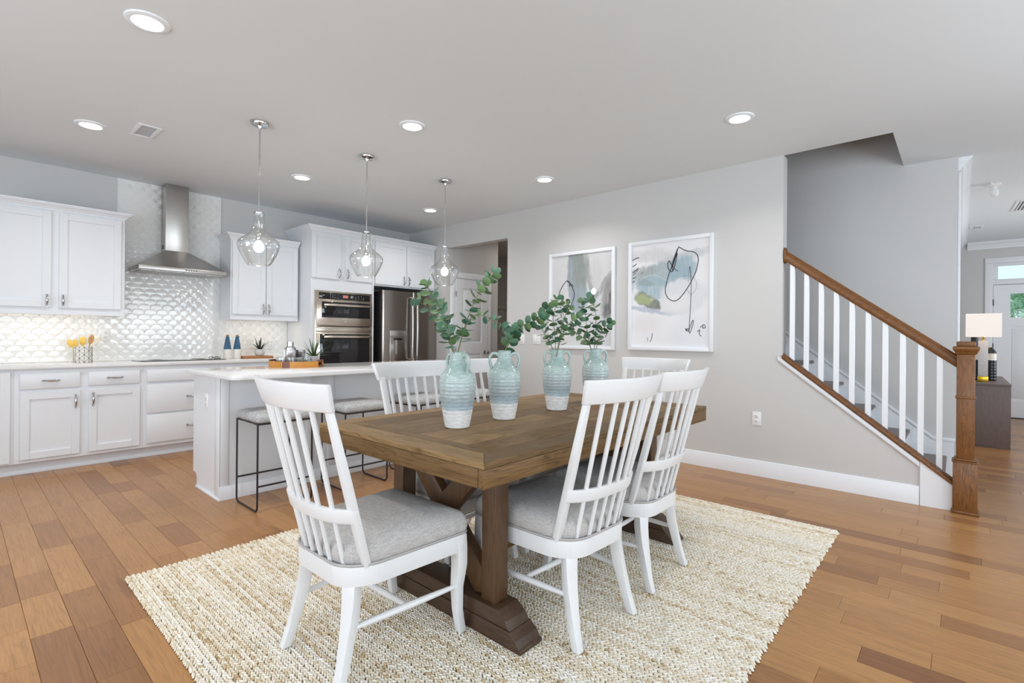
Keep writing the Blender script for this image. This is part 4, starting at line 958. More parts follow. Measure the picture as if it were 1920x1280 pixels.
# ------------------------------------------------------------------ bar stools
def make_stool(label, loc, rz):
    t = thing('bar_stool', label, 'stool', loc, rz, 'backless bar stools at the island')     # local: width along x, depth along y
    W_, D_, h = 0.187, 0.18, 0.59; r = 0.0065
    pts = round_poly([(-W_ - 0.008, -D_ - 0.012), (W_ + 0.008, -D_ - 0.012), (W_ + 0.008, D_ + 0.012), (-W_ - 0.008, D_ + 0.012)], 0.03, 4)
    bm = new(); loft(bm, [[(x * s_, y * s_, z) for x, y in pts] for s_, z in ((0.96, h + 0.008), (1.0, h + 0.022), (1.0, h + 0.045), (0.96, h + 0.062), (0.80, h + 0.070), (0.4, h + 0.073))]); obj('seat_cushion', bm, 'stoolcloth', t, ang=80)
    bm = new(); tube(bm, [(-W_, -D_, h), (W_, -D_, h), (W_, D_, h), (-W_, D_, h)], r * 1.1, 6, True); bx(bm, -W_, W_, -D_, D_, h, h + 0.008); obj('seat_rail', bm, 'blackmetal', t)
    for s in (-1, 1):
        x = s * W_; R_ = 0.035; P = [(x, -D_, h)]
        for k_ in range(6): a = pi / 2 * k_ / 5; P.append((x, -D_ + R_ - R_ * cos(a), r + R_ - R_ * sin(a)))
        for k_ in range(6): a = pi / 2 * k_ / 5; P.append((x, D_ - R_ + R_ * sin(a), r + R_ - R_ * cos(a)))
        P.append((x, D_, h)); bm = new(); tube(bm, P, r, 8); obj('sled_leg', bm, 'blackmetal', t)
    for y in (-D_, D_):
        bm = new(); tube(bm, [(-W_, y, 0.175), (W_, y, 0.175)], r, 8); obj('foot_rail', bm, 'blackmetal', t)
    return t
sl = make_stool('grey tweed bar stool at the left end of the island', (1.552, 3.657, 0), 0)
dup(sl, (2.19, 3.657, 0), 0, 'second grey tweed bar stool from the left end of the island')
dup(sl, (2.83, 3.645, 0), radians(4), 'third bar stool from the left, seen through the spindles behind the nearest vase')
dup(sl, (3.46, 3.657, 0), radians(3), 'rightmost bar stool, between the two nearest vases')

# ------------------------------------------------------------------ vases and eucalyptus
def make_vase(label, loc, rz):
    v = thing('ceramic_vase', label, 'vase', loc, rz, 'two handled seafoam vases on the table')
    base = [(0.048, 0.0), (0.056, 0.003), (0.063, 0.04), (0.072, 0.09), (0.080, 0.14), (0.0835, 0.185), (0.083, 0.215), (0.079, 0.238), (0.073, 0.246), (0.062, 0.258), (0.050, 0.275), (0.041, 0.292), (0.035, 0.310), (0.032, 0.328), (0.033, 0.340), (0.035, 0.345)]
    def rad(z):
        for (r0, z0), (r1, z1) in zip(base, base[1:]):
            if z <= z1 + 1e-6: return r0 + (r1 - r0) * (z - z0) / (z1 - z0)
    prof = [(0.001, 0), (0.048, 0)]; n = 92
    for i in range(n + 1):
        z = 0.003 + 0.342 * i / n; prof.append((rad(z) + 0.0006 * sin(z * 2 * pi / 0.0172) * min(1, z / 0.09), z))
    prof += [(0.0335, 0.3465), (0.030, 0.343), (0.0275, 0.33), (0.030, 0.30), (0.045, 0.27), (0.045, 0.2), (0.001, 0.2)]
    bm = new(); lathe(bm, prof, 40, cap=False); obj('body', bm, 'vase', v, ang=60)
    for s in (-1, 1):
        P = [(0.030, 0.323), (0.046, 0.333), (0.062, 0.331), (0.0735, 0.316), (0.0755, 0.295), (0.071, 0.272), (0.066, 0.258), (0.0665, 0.250), (0.071, 0.243)]
        bm = new(); tube(bm, [(s * x, 0, z) for x, z in P], [0.010, 0.0085, 0.0078, 0.0076, 0.0076, 0.0078, 0.008, 0.0085, 0.006], 10); obj('handle', bm, 'vase', v, ang=80)
    return v
vz = make_vase('nearest seafoam vase, on the left of the row', (1.556, 1.722, TZ), radians(-92))
dup(vz, (1.880, 1.728, TZ), radians(-44), 'second nearest seafoam vase, holding the arching branch')
dup(vz, (2.328, 1.728, TZ), radians(-41), 'third nearest seafoam vase, with the widest grey blue band')
dup(vz, (2.722, 1.72, TZ), radians(-38), 'farthest seafoam vase, partly hidden by a chair back')
STEMS=[
 (0, 'eucalyptus stem leaning furthest left from the nearest vase', [(1.536, 1.72, 1.089), (1.512, 1.73, 1.167), (1.497, 1.75, 1.235), (1.457, 1.77, 1.282), (1.418, 1.78, 1.322), (1.384, 1.79, 1.342)]),
 (0, 'upright eucalyptus stem with top leaves beside the refrigerator handles, in the nearest vase', [(1.539, 1.72, 1.089), (1.495, 1.7, 1.168), (1.452, 1.68, 1.238), (1.412, 1.67, 1.295), (1.368, 1.66, 1.349), (1.339, 1.66, 1.381), (1.322, 1.66, 1.404)]),
 (0, 'tallest eucalyptus stem, reaching right toward the hallway opening from the nearest vase', [(1.546, 1.72, 1.089), (1.553, 1.7, 1.168), (1.569, 1.69, 1.236), (1.593, 1.68, 1.308), (1.62, 1.67, 1.37), (1.654, 1.66, 1.422), (1.704, 1.66, 1.471), (1.732, 1.66, 1.504)]),
 (0, 'thin eucalyptus twig with few pale leaves, pointing right in front of the pantry door', [(1.537, 1.71, 1.09), (1.541, 1.68, 1.187), (1.558, 1.65, 1.264), (1.582, 1.63, 1.287), (1.623, 1.62, 1.285), (1.676, 1.61, 1.267), (1.738, 1.6, 1.239)]),
 (1, 'eucalyptus stem arching right from the second nearest vase toward the wall switches', [(1.863, 1.72, 1.091), (1.868, 1.7, 1.145), (1.893, 1.69, 1.194), (1.938, 1.68, 1.238), (1.994, 1.67, 1.261), (2.043, 1.66, 1.279), (2.096, 1.66, 1.309)]),
 (1, 'short low eucalyptus stem hugging the rim of the second nearest vase', [(1.87, 1.73, 1.091), (1.919, 1.75, 1.133), (1.97, 1.77, 1.166), (2.002, 1.78, 1.2), (2.039, 1.79, 1.229)]),
 (2, 'eucalyptus stem standing upright in the third nearest vase, before the left picture', [(2.303, 1.72, 1.081), (2.297, 1.72, 1.151), (2.29, 1.72, 1.22), (2.274, 1.72, 1.293), (2.294, 1.72, 1.354), (2.313, 1.72, 1.404)]),
 (2, 'eucalyptus stem leaning left from the third nearest vase above the wall switches', [(2.316, 1.73, 1.08), (2.281, 1.75, 1.165), (2.251, 1.77, 1.22), (2.239, 1.78, 1.271), (2.28, 1.79, 1.319), (2.333, 1.8, 1.362)]),
 (2, 'eucalyptus stem leaning right from the third nearest vase across the left picture', [(2.294, 1.71, 1.081), (2.301, 1.69, 1.166), (2.323, 1.68, 1.227), (2.355, 1.67, 1.267), (2.393, 1.66, 1.289), (2.447, 1.66, 1.31)]),
 (2, 'bare eucalyptus twig from the third vase, crossing the drawn lines of the left picture', [(2.335, 1.74, 1.079), (2.41, 1.77, 1.197), (2.501, 1.79, 1.343), (2.571, 1.8, 1.37), (2.503, 1.8, 1.399), (2.458, 1.8, 1.413)]),
 (3, 'bushiest eucalyptus stem, upright in the farthest vase', [(2.706, 1.72, 1.071), (2.711, 1.72, 1.148), (2.722, 1.72, 1.216), (2.721, 1.72, 1.283), (2.72, 1.72, 1.341), (2.688, 1.72, 1.4), (2.651, 1.72, 1.431)]),
 (3, 'eucalyptus stem leaning left from the farthest vase', [(2.715, 1.73, 1.07), (2.693, 1.76, 1.164), (2.647, 1.77, 1.191), (2.591, 1.78, 1.217), (2.57, 1.79, 1.23)]),
 (3, 'eucalyptus stem curving left with a dark leaf pair high above the farthest vase', [(2.731, 1.74, 1.069), (2.705, 1.76, 1.164), (2.71, 1.78, 1.249), (2.711, 1.79, 1.318), (2.713, 1.8, 1.37), (2.676, 1.8, 1.412)]),
 (3, 'eucalyptus stem leaning right from the farthest vase past the picture frame', [(2.696, 1.71, 1.071), (2.7, 1.69, 1.165), (2.704, 1.67, 1.226), (2.738, 1.66, 1.26), (2.795, 1.66, 1.278)]),
]
def leaf_mesh():
    bm = new(); c = bm.verts.new((0.5, 0, -0.05)); n = 10; r0 = []; r1 = []
    for i in range(n):
        a = 2 * pi * i / n; r0.append(bm.verts.new((0.5 - 0.27 * cos(a), 0.25 * sin(a), -0.035))); r1.append(bm.verts.new((0.5 - 0.5 * cos(a), 0.46 * sin(a) * (1 - 0.12 * cos(a)), 0.05 * (1 + cos(2 * a)) * 0.5)))
    for i in range(n):
        j = (i + 1) % n; bm.faces.new((c, r0[i], r0[j])); bm.faces.new((r0[i], r1[i], r1[j], r0[j]))
    bmesh.ops.recalc_face_normals(bm, faces=bm.faces)
    me = bpy.data.meshes.new('leaf'); bm.to_mesh(me); bm.free(); me.shade_smooth(); me.materials.append(MT['leaf']); return me
LM = leaf_mesh(); rs = random.Random(21)
for vi, lab, P in STEMS:
    P = [Vector(p) for p in P]; base = P[0]
    s_ = thing('eucalyptus_stem', lab, 'plant stem', base, 0, 'eucalyptus stems in the vases')
    # resample smoothly (Catmull-Rom)
    S_ = []
    for i in range(len(P) - 1):
        a, b_, c, d = P[max(i - 1, 0)], P[i], P[i + 1], P[min(i + 2, len(P) - 1)]
        for k_ in range(6):
            t = k_ / 6; S_.append(0.5 * ((2 * b_) + (c - a) * t + (2 * a - 5 * b_ + 4 * c - d) * t * t + (3 * b_ - a - 3 * c + d) * t ** 3))
    S_.append(P[-1]); S_ = [p - base for p in S_]; n = len(S_)
    bm = new(); tube(bm, S_, [0.0026 - 0.0014 * i / n for i in range(n)], 5); obj('stalk', bm, 'stalk', s_)
    L = sum((S_[i + 1] - S_[i]).length for i in range(n - 1)); twig = 'twig' in lab; run = 0; nxt = 0.095 if twig else 0.072; q = rs.random() * 3
    for i in range(n - 1):
        seg = S_[i + 1] - S_[i]; run += seg.length
        while run >= nxt or (i == n - 2 and nxt < L + 0.01):
            T = seg.normalized(); f = min(1.0, max(0.0, nxt / L)); sz = (0.034 if twig else 0.053 - 0.012 * f) * rs.uniform(0.85, 1.15)
            tip = nxt > L - 0.012
            q += pi / 2 + rs.uniform(-0.3, 0.3); A = T.orthogonal().normalized(); B = T.cross(A)
            for k_ in range(3 if tip else 2):
                a = q + k_ * (2.1 if tip else pi) + rs.uniform(-0.2, 0.2); D = A * cos(a) + B * sin(a)
                X_ = (D + T * rs.uniform(0.25, 0.7) * (1.6 if tip else 1) + Vector((0, 0, rs.uniform(-0.15, 0.1)))).normalized(); Z_ = (T - X_ * T.dot(X_)).normalized(); Y_ = Z_.cross(X_)
                m4 = Matrix((X_, Y_, Z_)).transposed().to_4x4(); m4 = Matrix.Translation(S_[i] + seg * 0.5 + X_ * 0.004) @ m4 @ Matrix.Diagonal((sz, sz, sz, 1))
                o = bpy.data.objects.new('leaf', LM); COL.objects.link(o); o.parent = s_; o.matrix_local = m4
            nxt += 0.034 if twig else rs.uniform(0.021, 0.031)
            if nxt > L + 0.01: break

# ------------------------------------------------------------------ pendants and recessed lights
def make_pendant(label, loc):
    p = thing('pendant_light', label, 'pendant light', loc, 0, 'clear glass pendants over the island')     # origin at the ceiling
    bm = new(); lathe(bm, [(0.062, -0.001), (0.062, -0.010), (0.057, -0.020), (0.02, -0.026), (0.012, -0.045), (0.012, -0.05)], 28); obj('canopy', bm, 'chrome', p)
    bm = new(); tube(bm, [(0, 0, -0.045), (0, 0, -0.66)], 0.0058, 10); obj('rod', bm, 'chrome', p)
    for z in (-0.25, -0.46):
        bm = new(); lathe(bm, [(0.0075, z - 0.012), (0.0075, z + 0.012)], 10); obj('rod_joint', bm, 'chrome', p)
    bm = new(); lathe(bm, [(0.034, -0.672), (0.036, -0.668), (0.036, -0.660), (0.030, -0.655), (0.008, -0.650)], 20); obj('shade_holder', bm, 'chrome', p)
    bm = new(); lathe(bm, [(0.006, -0.66), (0.006, -0.80), (0.017, -0.815), (0.017, -0.862), (0.013, -0.868)], 14); obj('socket', bm, 'chrome', p)
    g = [(0.036, -0.662), (0.035, -0.70), (0.036, -0.735), (0.040, -0.765), (0.050, -0.792), (0.068, -0.816), (0.094, -0.838), (0.118, -0.855), (0.134, -0.870), (0.1415, -0.885), (0.143, -0.900), (0.139, -0.922), (0.129, -0.950), (0.115, -0.980), (0.099, -1.010), (0.086, -1.032), (0.080, -1.040), (0.073, -1.044)]
    bm = new(); lathe(bm, g, 36, cap=False); obj('glass_shade', bm, 'glass', p, ang=180)
    bm = new(); tube(bm, [(0.074 * cos(2 * pi * i / 36), 0.074 * sin(2 * pi * i / 36), -1.044) for i in range(36)], 0.0022, 6, True); obj('glass_rim', bm, 'glass', p)
    bm = new(); lathe(bm, [(0.012, -0.868), (0.016, -0.874), (0.027, -0.886), (0.034, -0.904), (0.035, -0.916), (0.031, -0.934), (0.019, -0.948), (0.003, -0.953)], 18); obj('bulb', bm, 'bulb', p, ang=80)
    return p
pl = make_pendant('glass pendant light nearest the camera, left of the row over the island', (1.505, 3.845, CZ))
dup(pl, (2.398, 3.845, CZ), 0, 'middle glass pendant light of the row over the island')
dup(pl, (3.294, 3.855, CZ), 0, 'farthest glass pendant light, in front of the hallway opening')

def make_downlight(label, loc):
    d = thing('recessed_light', label, 'ceiling light', loc, 0, 'round recessed ceiling lights')
    bm = new(); lathe(bm, [(0.094, -0.0005), (0.093, -0.006), (0.080, -0.011), (0.068, -0.010), (0.066, -0.004)], 36, cap=False); obj('trim_ring', bm, 'trim', d)
    bm = new(); lathe(bm, [(0.067, -0.0005), (0.067, -0.007)], 32); obj('diffuser', bm, 'diffuser', d)
    return d
DLS = [((0.645, 3.03), 'biggest looking recessed ceiling light, at the upper left of the photo'), ((0.689, 4.858), 'recessed ceiling light left of the ceiling vent'),
       ((2.269, 3.035), 'recessed ceiling light above the table, between the second and third pendants'), ((3.694, 1.167), 'recessed ceiling light nearest the stair opening'),
       ((2.303, 4.857), 'recessed ceiling light behind the first and second pendants, before the oven cabinet'), ((3.898, 3.069), 'recessed ceiling light near the grey wall, right of the third pendant'),
       ((3.949, 4.90), 'farthest recessed ceiling light, before the refrigerator')]
dl0 = None
for (x, y), lab in DLS:
    if dl0 is None: dl0 = make_downlight(lab, (x, y, CZ))
    else: dup(dl0, (x, y, CZ), 0, lab)
    l = bpy.data.lights.new('recessed_lamp', 'AREA'); l.shape = 'DISK'; l.size = 0.13; l.energy = 8; l.color = (1, 0.97, 0.93); l.spread = radians(140)
    lo = bpy.data.objects.new('recessed_lamp', l); COL.objects.link(lo); lo.location = (x, y, CZ - 0.012)

def vent(label, loc, rz, w_, d_, nm='grille', slats=7, m2='grille'):
    v = thing('ceiling_vent', label, 'vent', loc, rz)
    bm = new(); f = 0.028
    for a in ((-w_, w_, -d_, -d_ + f), (-w_, w_, d_ - f, d_), (-w_, -w_ + f, -d_ + f, d_ - f), (w_ - f, w_, -d_ + f, d_ - f)): bx(bm, a[0], a[1], a[2], a[3], -0.008, -0.0005)
    obj('frame', bm, 'trim', v, 0.003); box('duct', -w_ + f, w_ - f, -d_ + f, d_ - f, -0.002, -0.0005, m2, v)
    for i in range(slats):
        y = -d_ + f + (i + 0.5) * 2 * (d_ - f) / slats
        bm = new(); prism(bm, [(y - 0.008, -0.0085), (y - 0.006, -0.0085), (y + 0.006, -0.003), (y + 0.004, -0.003)], 'x', -w_ + f, w_ - f); obj('slat', bm, 'trim', v)
    return v
vent('white slatted ceiling vent between the left recessed lights and the first pendant', (0.99, 4.675, CZ), 0, 0.075, 0.15, slats=9, m2='lampwhite')
vent('white framed dark grille in the foyer ceiling at the right edge of the photo', (8.17, -0.62, CZ), radians(2), 0.30, 0.17, slats=9, m2='darkgrille')
vent('small grey vent farther back in the foyer ceiling', (9.37, -0.16, CZ), 0, 0.12, 0.07, slats=4)
fx = thing('ceiling_sensor', 'small white ceiling fixture with two arms in the foyer', 'ceiling fixture', (6.89, -0.244, CZ), radians(80))
bm = new(); lathe(bm, [(0.055, -0.0005), (0.055, -0.012), (0.03, -0.02), (0.012, -0.03), (0.012, -0.055)], 20); obj('mount', bm, 'lampwhite', fx)
bm = new(); lathe(bm, [(0.02, -0.055), (0.035, -0.062), (0.036, -0.10), (0.024, -0.116), (0.008, -0.128)], 18); obj('head', bm, 'lampwhite', fx)
for s in (-1, 1):
    bm = new(); tube(bm, [(0, s * 0.04, -0.012), (0, s * 0.11, -0.014)], 0.006, 6); bmesh.ops.create_uvsphere(bm, u_segments=10, v_segments=8, radius=0.012, matrix=Matrix.Translation((0, s * 0.115, -0.016))); obj('arm', bm, 'lampwhite', fx)

# ------------------------------------------------------------------ framed pictures on the grey wall
def artmat(name, blobs, bg, w_, h):
    m, nt, b = nmat(name)
    tc = node(nt, 'ShaderNodeTexCoord'); sp = node(nt, 'ShaderNodeSeparateXYZ'); lk(nt, tc.outputs['Object'], sp.inputs[0])
    nz = node(nt, 'ShaderNodeTexNoise'); nz.inputs['Scale'].default_value = 11; nz.inputs['Detail'].default_value = 8; nz.inputs['Roughness'].default_value = 0.65; lk(nt, tc.outputs['Object'], nz.inputs['Vector'])
    sn = node(nt, 'ShaderNodeSeparateColor'); lk(nt, nz.outputs['Color'], sn.inputs[0])
    def M_(op, a, b_=None, c=None):
        n = node(nt, 'ShaderNodeMath', operation=op)
        for i, v in enumerate((a, b_, c)):
            if v is None: continue
            if isinstance(v, (int, float)): n.inputs[i].default_value = v
            else: lk(nt, v, n.inputs[i])
        return n.outputs[0]
    U = M_('ADD', M_('MULTIPLY_ADD', sp.outputs['Y'], -1 / w_, 0.5), M_('MULTIPLY_ADD', sn.outputs[0], 0.12, -0.06))
    V_ = M_('ADD', M_('MULTIPLY_ADD', sp.outputs['Z'], -1 / h, 0.5), M_('MULTIPLY_ADD', sn.outputs[1], 0.09, -0.045))
    st_ = node(nt, 'ShaderNodeMapping'); lk(nt, tc.outputs['Object'], st_.inputs[0]); st_.inputs['Scale'].default_value = (1, 14, 3)
    nb = node(nt, 'ShaderNodeTexNoise'); nb.inputs['Scale'].default_value = 3; nb.inputs['Detail'].default_value = 5; lk(nt, st_.outputs[0], nb.inputs['Vector'])
    cur = None
    for (cx_, cy_, rx, ry, rot, col, soft, op) in blobs:
        soft *= 0.5
        c, s = cos(rot), sin(rot); du = M_('SUBTRACT', U, cx_); dv = M_('SUBTRACT', V_, cy_)
        a = M_('DIVIDE', M_('ADD', M_('MULTIPLY', du, c), M_('MULTIPLY', dv, s)), rx); e = M_('DIVIDE', M_('SUBTRACT', M_('MULTIPLY', dv, c), M_('MULTIPLY', du, s)), ry)
        d = M_('SQRT', M_('ADD', M_('MULTIPLY', a, a), M_('MULTIPLY', e, e)))
        mr = node(nt, 'ShaderNodeMapRange'); lk(nt, d, mr.inputs['Value']); mr.inputs['From Min'].default_value = 1 + soft; mr.inputs['From Max'].default_value = 1 - soft; mr.inputs['To Max'].default_value = op
        f = M_('MULTIPLY', mr.outputs[0], M_('MULTIPLY_ADD', nb.outputs['Fac'], 0.9, 0.5)); f = M_('MINIMUM', f, 1.0)
        mx = node(nt, 'ShaderNodeMix', data_type='RGBA'); lk(nt, f, mx.inputs['Factor'])
        if cur is None: mx.inputs['A'].default_value = bg
        else: lk(nt, cur, mx.inputs['A'])
        mx.inputs['B'].default_value = col; cur = mx.outputs['Result']
    lk(nt, cur, b.inputs['Base Color']); b.inputs['Roughness'].default_value = 0.6
    return m
MT['ink'] = mat('black_ink', (0.02, 0.02, 0.022, 1), 0.6); MT['pencil'] = mat('grey_pencil', srgb(120, 120, 126), 0.6); MT['whiteink'] = mat('white_chalk', srgb(235, 238, 240), 0.7)
def picture(label, ya, yb, z0, z1, art, lines, gl='picglass'):
    w_, h = ya - yb, z1 - z0; p = thing('framed_picture', label, 'picture', (RX, (ya + yb) / 2, (z0 + z1) / 2)); f = 0.035
    Wi, Hi = w_ / 2, h / 2
    for nm, a in (('frame_side', (-Wi, -Wi + f, -Hi, Hi)), ('frame_side', (Wi - f, Wi, -Hi, Hi)), ('frame_rail', (-Wi + f, Wi - f, -Hi, -Hi + f)), ('frame_rail', (-Wi + f, Wi - f, Hi - f, Hi))):
        box(nm, -0.032, -0.001, a[0], a[1], a[2], a[3], 'trim', p, 0.002)
    cv = box('art_print', -0.012, -0.002, -Wi + f, Wi - f, -Hi + f, Hi - f, art, p)
    box('glazing', -0.0185, -0.0165, -Wi + f, Wi - f, -Hi + f, Hi - f, gl, p)
    for pts, r, m_ in lines:
        P = [Vector((-0.0125, Wi - s_ * w_, Hi - t * h)) for s_, t in pts]; Q = []
        for i in range(len(P) - 1):
            a, b_, c, d = P[max(i - 1, 0)], P[i], P[i + 1], P[min(i + 2, len(P) - 1)]
            for k_ in range(4):
                t = k_ / 4; Q.append(0.5 * ((2 * b_) + (c - a) * t + (2 * a - 5 * b_ + 4 * c - d) * t * t + (3 * b_ - a - 3 * c + d) * t ** 3))
        Q.append(P[-1]); bm = new(); tube(bm, Q, r, 5); obj('drawn_line', bm, m_, cv)
    return p
G = srgb
art2 = artmat('abstract_print_blue', [
    (0.28, 0.14, 0.30, 0.06, 0.05, G(205, 203, 205), 0.6, 0.6), (0.62, 0.19, 0.34, 0.05, -0.18, G(196, 202, 208), 0.5, 0.7),
    (0.40, 0.31, 0.36, 0.10, -0.10, G(172, 186, 190), 0.25, 0.95), (0.20, 0.28, 0.16, 0.05, 0.0, G(168, 172, 172), 0.4, 0.7), (0.64, 0.29, 0.17, 0.12, -0.2, G(160, 184, 196), 0.3, 0.9),
    (0.30, 0.43, 0.20, 0.11, 0.1, G(164, 188, 198), 0.25, 0.9), (0.22, 0.38, 0.12, 0.03, 0.3, G(150, 160, 164), 0.5, 0.6), (0.03, 0.36, 0.07, 0.10, 0.2, G(190, 196, 200), 0.6, 0.7),
    (0.66, 0.53, 0.27, 0.16, -0.1, G(224, 226, 230), 0.2, 1.0), (0.60, 0.58, 0.16, 0.07, 0.0, G(236, 235, 236), 0.5, 0.8),
    (0.24, 0.55, 0.17, 0.06, 0.35, G(110, 120, 104), 0.35, 0.9), (0.20, 0.535, 0.11, 0.045, 0.2, G(176, 188, 140), 0.5, 0.85), (0.36, 0.58, 0.05, 0.03, 0.8, G(120, 126, 120), 0.5, 0.8),
    (0.22, 0.63, 0.30, 0.022, 0.16, G(176, 188, 206), 0.6, 0.8), (0.75, 0.85, 0.22, 0.18, 0, G(226, 229, 238), 0.5, 0.6), (0.2, 0.76, 0.2, 0.08, 0, G(228, 224, 224), 0.6, 0.5)], G(238, 238, 241), 0.87, 1.09)
loop2 = [(0.613, 0.086), (0.66, 0.112), (0.714, 0.132), (0.77, 0.142), (0.815, 0.166), (0.833, 0.212), (0.822, 0.27), (0.798, 0.333), (0.755, 0.40), (0.70, 0.47), (0.62, 0.543), (0.56, 0.56), (0.50, 0.538), (0.468, 0.50), (0.46, 0.455), (0.472, 0.40), (0.49, 0.345), (0.52, 0.28), (0.565, 0.19), (0.60, 0.11), (0.613, 0.086)]
ln2 = [(loop2, 0.0038, 'ink'), ([(0.60, 0.10), (0.55, 0.20), (0.535, 0.27), (0.565, 0.20), (0.595, 0.14), (0.57, 0.24), (0.545, 0.29), (0.53, 0.24), (0.50, 0.20), (0.485, 0.235), (0.50, 0.28), (0.54, 0.30), (0.56, 0.27)], 0.0038, 'ink'),
       ([(0.545, 0.25), (0.57, 0.28), (0.605, 0.30)], 0.003, 'ink'), ([(0.738, 0.265), (0.75, 0.34), (0.757, 0.45), (0.752, 0.60), (0.742, 0.74), (0.738, 0.795)], 0.0026, 'ink'), ([(0.738, 0.265), (0.728, 0.33), (0.724, 0.40)], 0.0014, 'ink'),
       ([(0.70, 0.80), (0.73, 0.825), (0.775, 0.735), (0.782, 0.76), (0.745, 0.845), (0.73, 0.80), (0.705, 0.825), (0.70, 0.80)], 0.003, 'ink'), ([(0.83, 0.83), (0.855, 0.815), (0.85, 0.85), (0.875, 0.87)], 0.003, 'ink'), ([(0.86, 0.795), (0.90, 0.77), (0.915, 0.795), (0.885, 0.80), (0.895, 0.78)], 0.003, 'ink'),
       ([(0.245, 0.885), (0.25, 0.92)], 0.002, 'ink'), ([(0.305, 0.845), (0.298, 0.885), (0.28, 0.925)], 0.0026, 'ink'),
       ([(0.56, 0.38), (0.62, 0.355), (0.70, 0.345), (0.77, 0.36), (0.81, 0.40), (0.815, 0.45), (0.78, 0.50), (0.74, 0.505), (0.72, 0.47)], 0.0012, 'pencil'),
       ([(0.14, 0.36), (0.22, 0.325), (0.33, 0.32), (0.42, 0.35), (0.50, 0.39)], 0.002, 'whiteink'), ([(0.44, 0.47), (0.52, 0.40), (0.60, 0.36)], 0.002, 'whiteink'),
       ([(0.045, 0.165), (0.09, 0.15), (0.13, 0.145)], 0.004, 'ink'), ([(0.05, 0.225), (0.10, 0.20)], 0.004, 'ink'), ([(0.05, 0.28), (0.08, 0.265), (0.12, 0.245)], 0.004, 'ink'), ([(0.05, 0.335), (0.09, 0.325)], 0.004, 'ink'), ([(0.155, 0.30), (0.185, 0.28)], 0.002, 'ink'), ([(0.05, 0.37), (0.075, 0.36)], 0.004, 'ink'), ([(0.055, 0.305), (0.10, 0.27), (0.115, 0.255)], 0.002, 'ink')]
picture('white framed blue and white abstract with a long looping black line, right picture', 2.556, 1.690, 1.066, 2.164, art2, ln2, 'matteglass')
art1 = artmat('abstract_print_grey_reflection', [
    (0.43, 0.02, 0.11, 0.08, 0, G(150, 152, 146), 0.4, 0.9), (0.44, 0.26, 0.15, 0.34, -0.06, G(160, 174, 180), 0.22, 0.95), (0.48, 0.20, 0.09, 0.24, -0.1, G(150, 158, 150), 0.5, 0.7), (0.46, 0.50, 0.13, 0.14, 0, G(166, 182, 192), 0.4, 0.9),
    (0.63, 0.28, 0.035, 0.26, -0.22, G(140, 146, 142), 0.6, 0.7), (0.70, 0.44, 0.07, 0.05, 0, G(160, 176, 182), 0.5, 0.9), (0.88, 0.34, 0.16, 0.05, -0.75, G(170, 172, 170), 0.5, 0.8),
    (0.92, 0.50, 0.10, 0.19, 0.25, G(150, 148, 146), 0.5, 0.8), (0.95, 0.48, 0.035, 0.14, 0.2, G(104, 102, 100), 0.6, 0.7), (0.88, 0.62, 0.05, 0.07, 0.1, G(88, 94, 108), 0.5, 0.7), (0.72, 0.22, 0.09, 0.14, 0, G(228, 227, 228), 0.5, 0.8)], G(238, 238, 240), 0.87, 1.09)  # dark blobs at the right: kitchen reflection in the glass, painted into the print
ln1 = [([(0.155, 0.455), (0.16, 0.42), (0.20, 0.36), (0.275, 0.295), (0.31, 0.315), (0.34, 0.33), (0.40, 0.43), (0.37, 0.52), (0.30, 0.62), (0.25, 0.575), (0.19, 0.53)], 0.005, 'ink'), ([(0.275, 0.295), (0.33, 0.31), (0.32, 0.355), (0.345, 0.33), (0.39, 0.36)], 0.005, 'ink'),
       ([(0.19, 0.54), (0.18, 0.63), (0.20, 0.68), (0.205, 0.58), (0.235, 0.66)], 0.0028, 'ink'), ([(0.235, 0.82), (0.225, 0.86)], 0.003, 'ink'), ([(0.90, 0.83), (0.87, 0.875)], 0.0038, 'ink')]
picture('white framed grey abstract with a black angular outline, left picture behind the leaves', 3.584, 2.718, 1.058, 2.150, art1, ln1)

# ------------------------------------------------------------------ things on the kitchen counter
CT = 0.914
ck_ = thing('utensil_crock', 'white crock with black triangle line pattern holding wooden spoons', 'crock', (0.825, 6.10, CT))
bm = new(); lathe(bm, [(0.001, 0), (0.066, 0), (0.068, 0.004), (0.068, 0.145), (0.066, 0.147), (0.063, 0.145), (0.063, 0.02), (0.001, 0.02)], 32, cap=False); cb = obj('body', bm, 'whiteglaze', ck_)
bm = new(); r = 0.0685; n = 12; zs = [0.004 + 0.0347 * i for i in range(5)]
P_ = lambda i, z: (r * cos(2 * pi * i / n), r * sin(2 * pi * i / n), z)
for i in range(n):
    tube(bm, [P_(i, 0.004), P_(i, 0.143)], 0.0010, 4)
    for k_ in range(4):
        tube(bm, [P_(i, zs[k_]), P_(i + 0.5, (zs[k_] + zs[k_ + 1]) / 2), P_(i + 1, zs[k_ + 1])] if (i + k_) % 2 else [P_(i + 1, zs[k_]), P_(i + 0.5, (zs[k_] + zs[k_ + 1]) / 2), P_(i, zs[k_ + 1])], 0.0011, 4)
for z in (0.004, 0.143): tube(bm, [P_(i, z) for i in range(n)], 0.0016, 4, True)
for z in zs: tube(bm, [P_(i, z) for i in range(n)], 0.0009, 4, True)
obj('line_pattern', bm, 'black', cb)
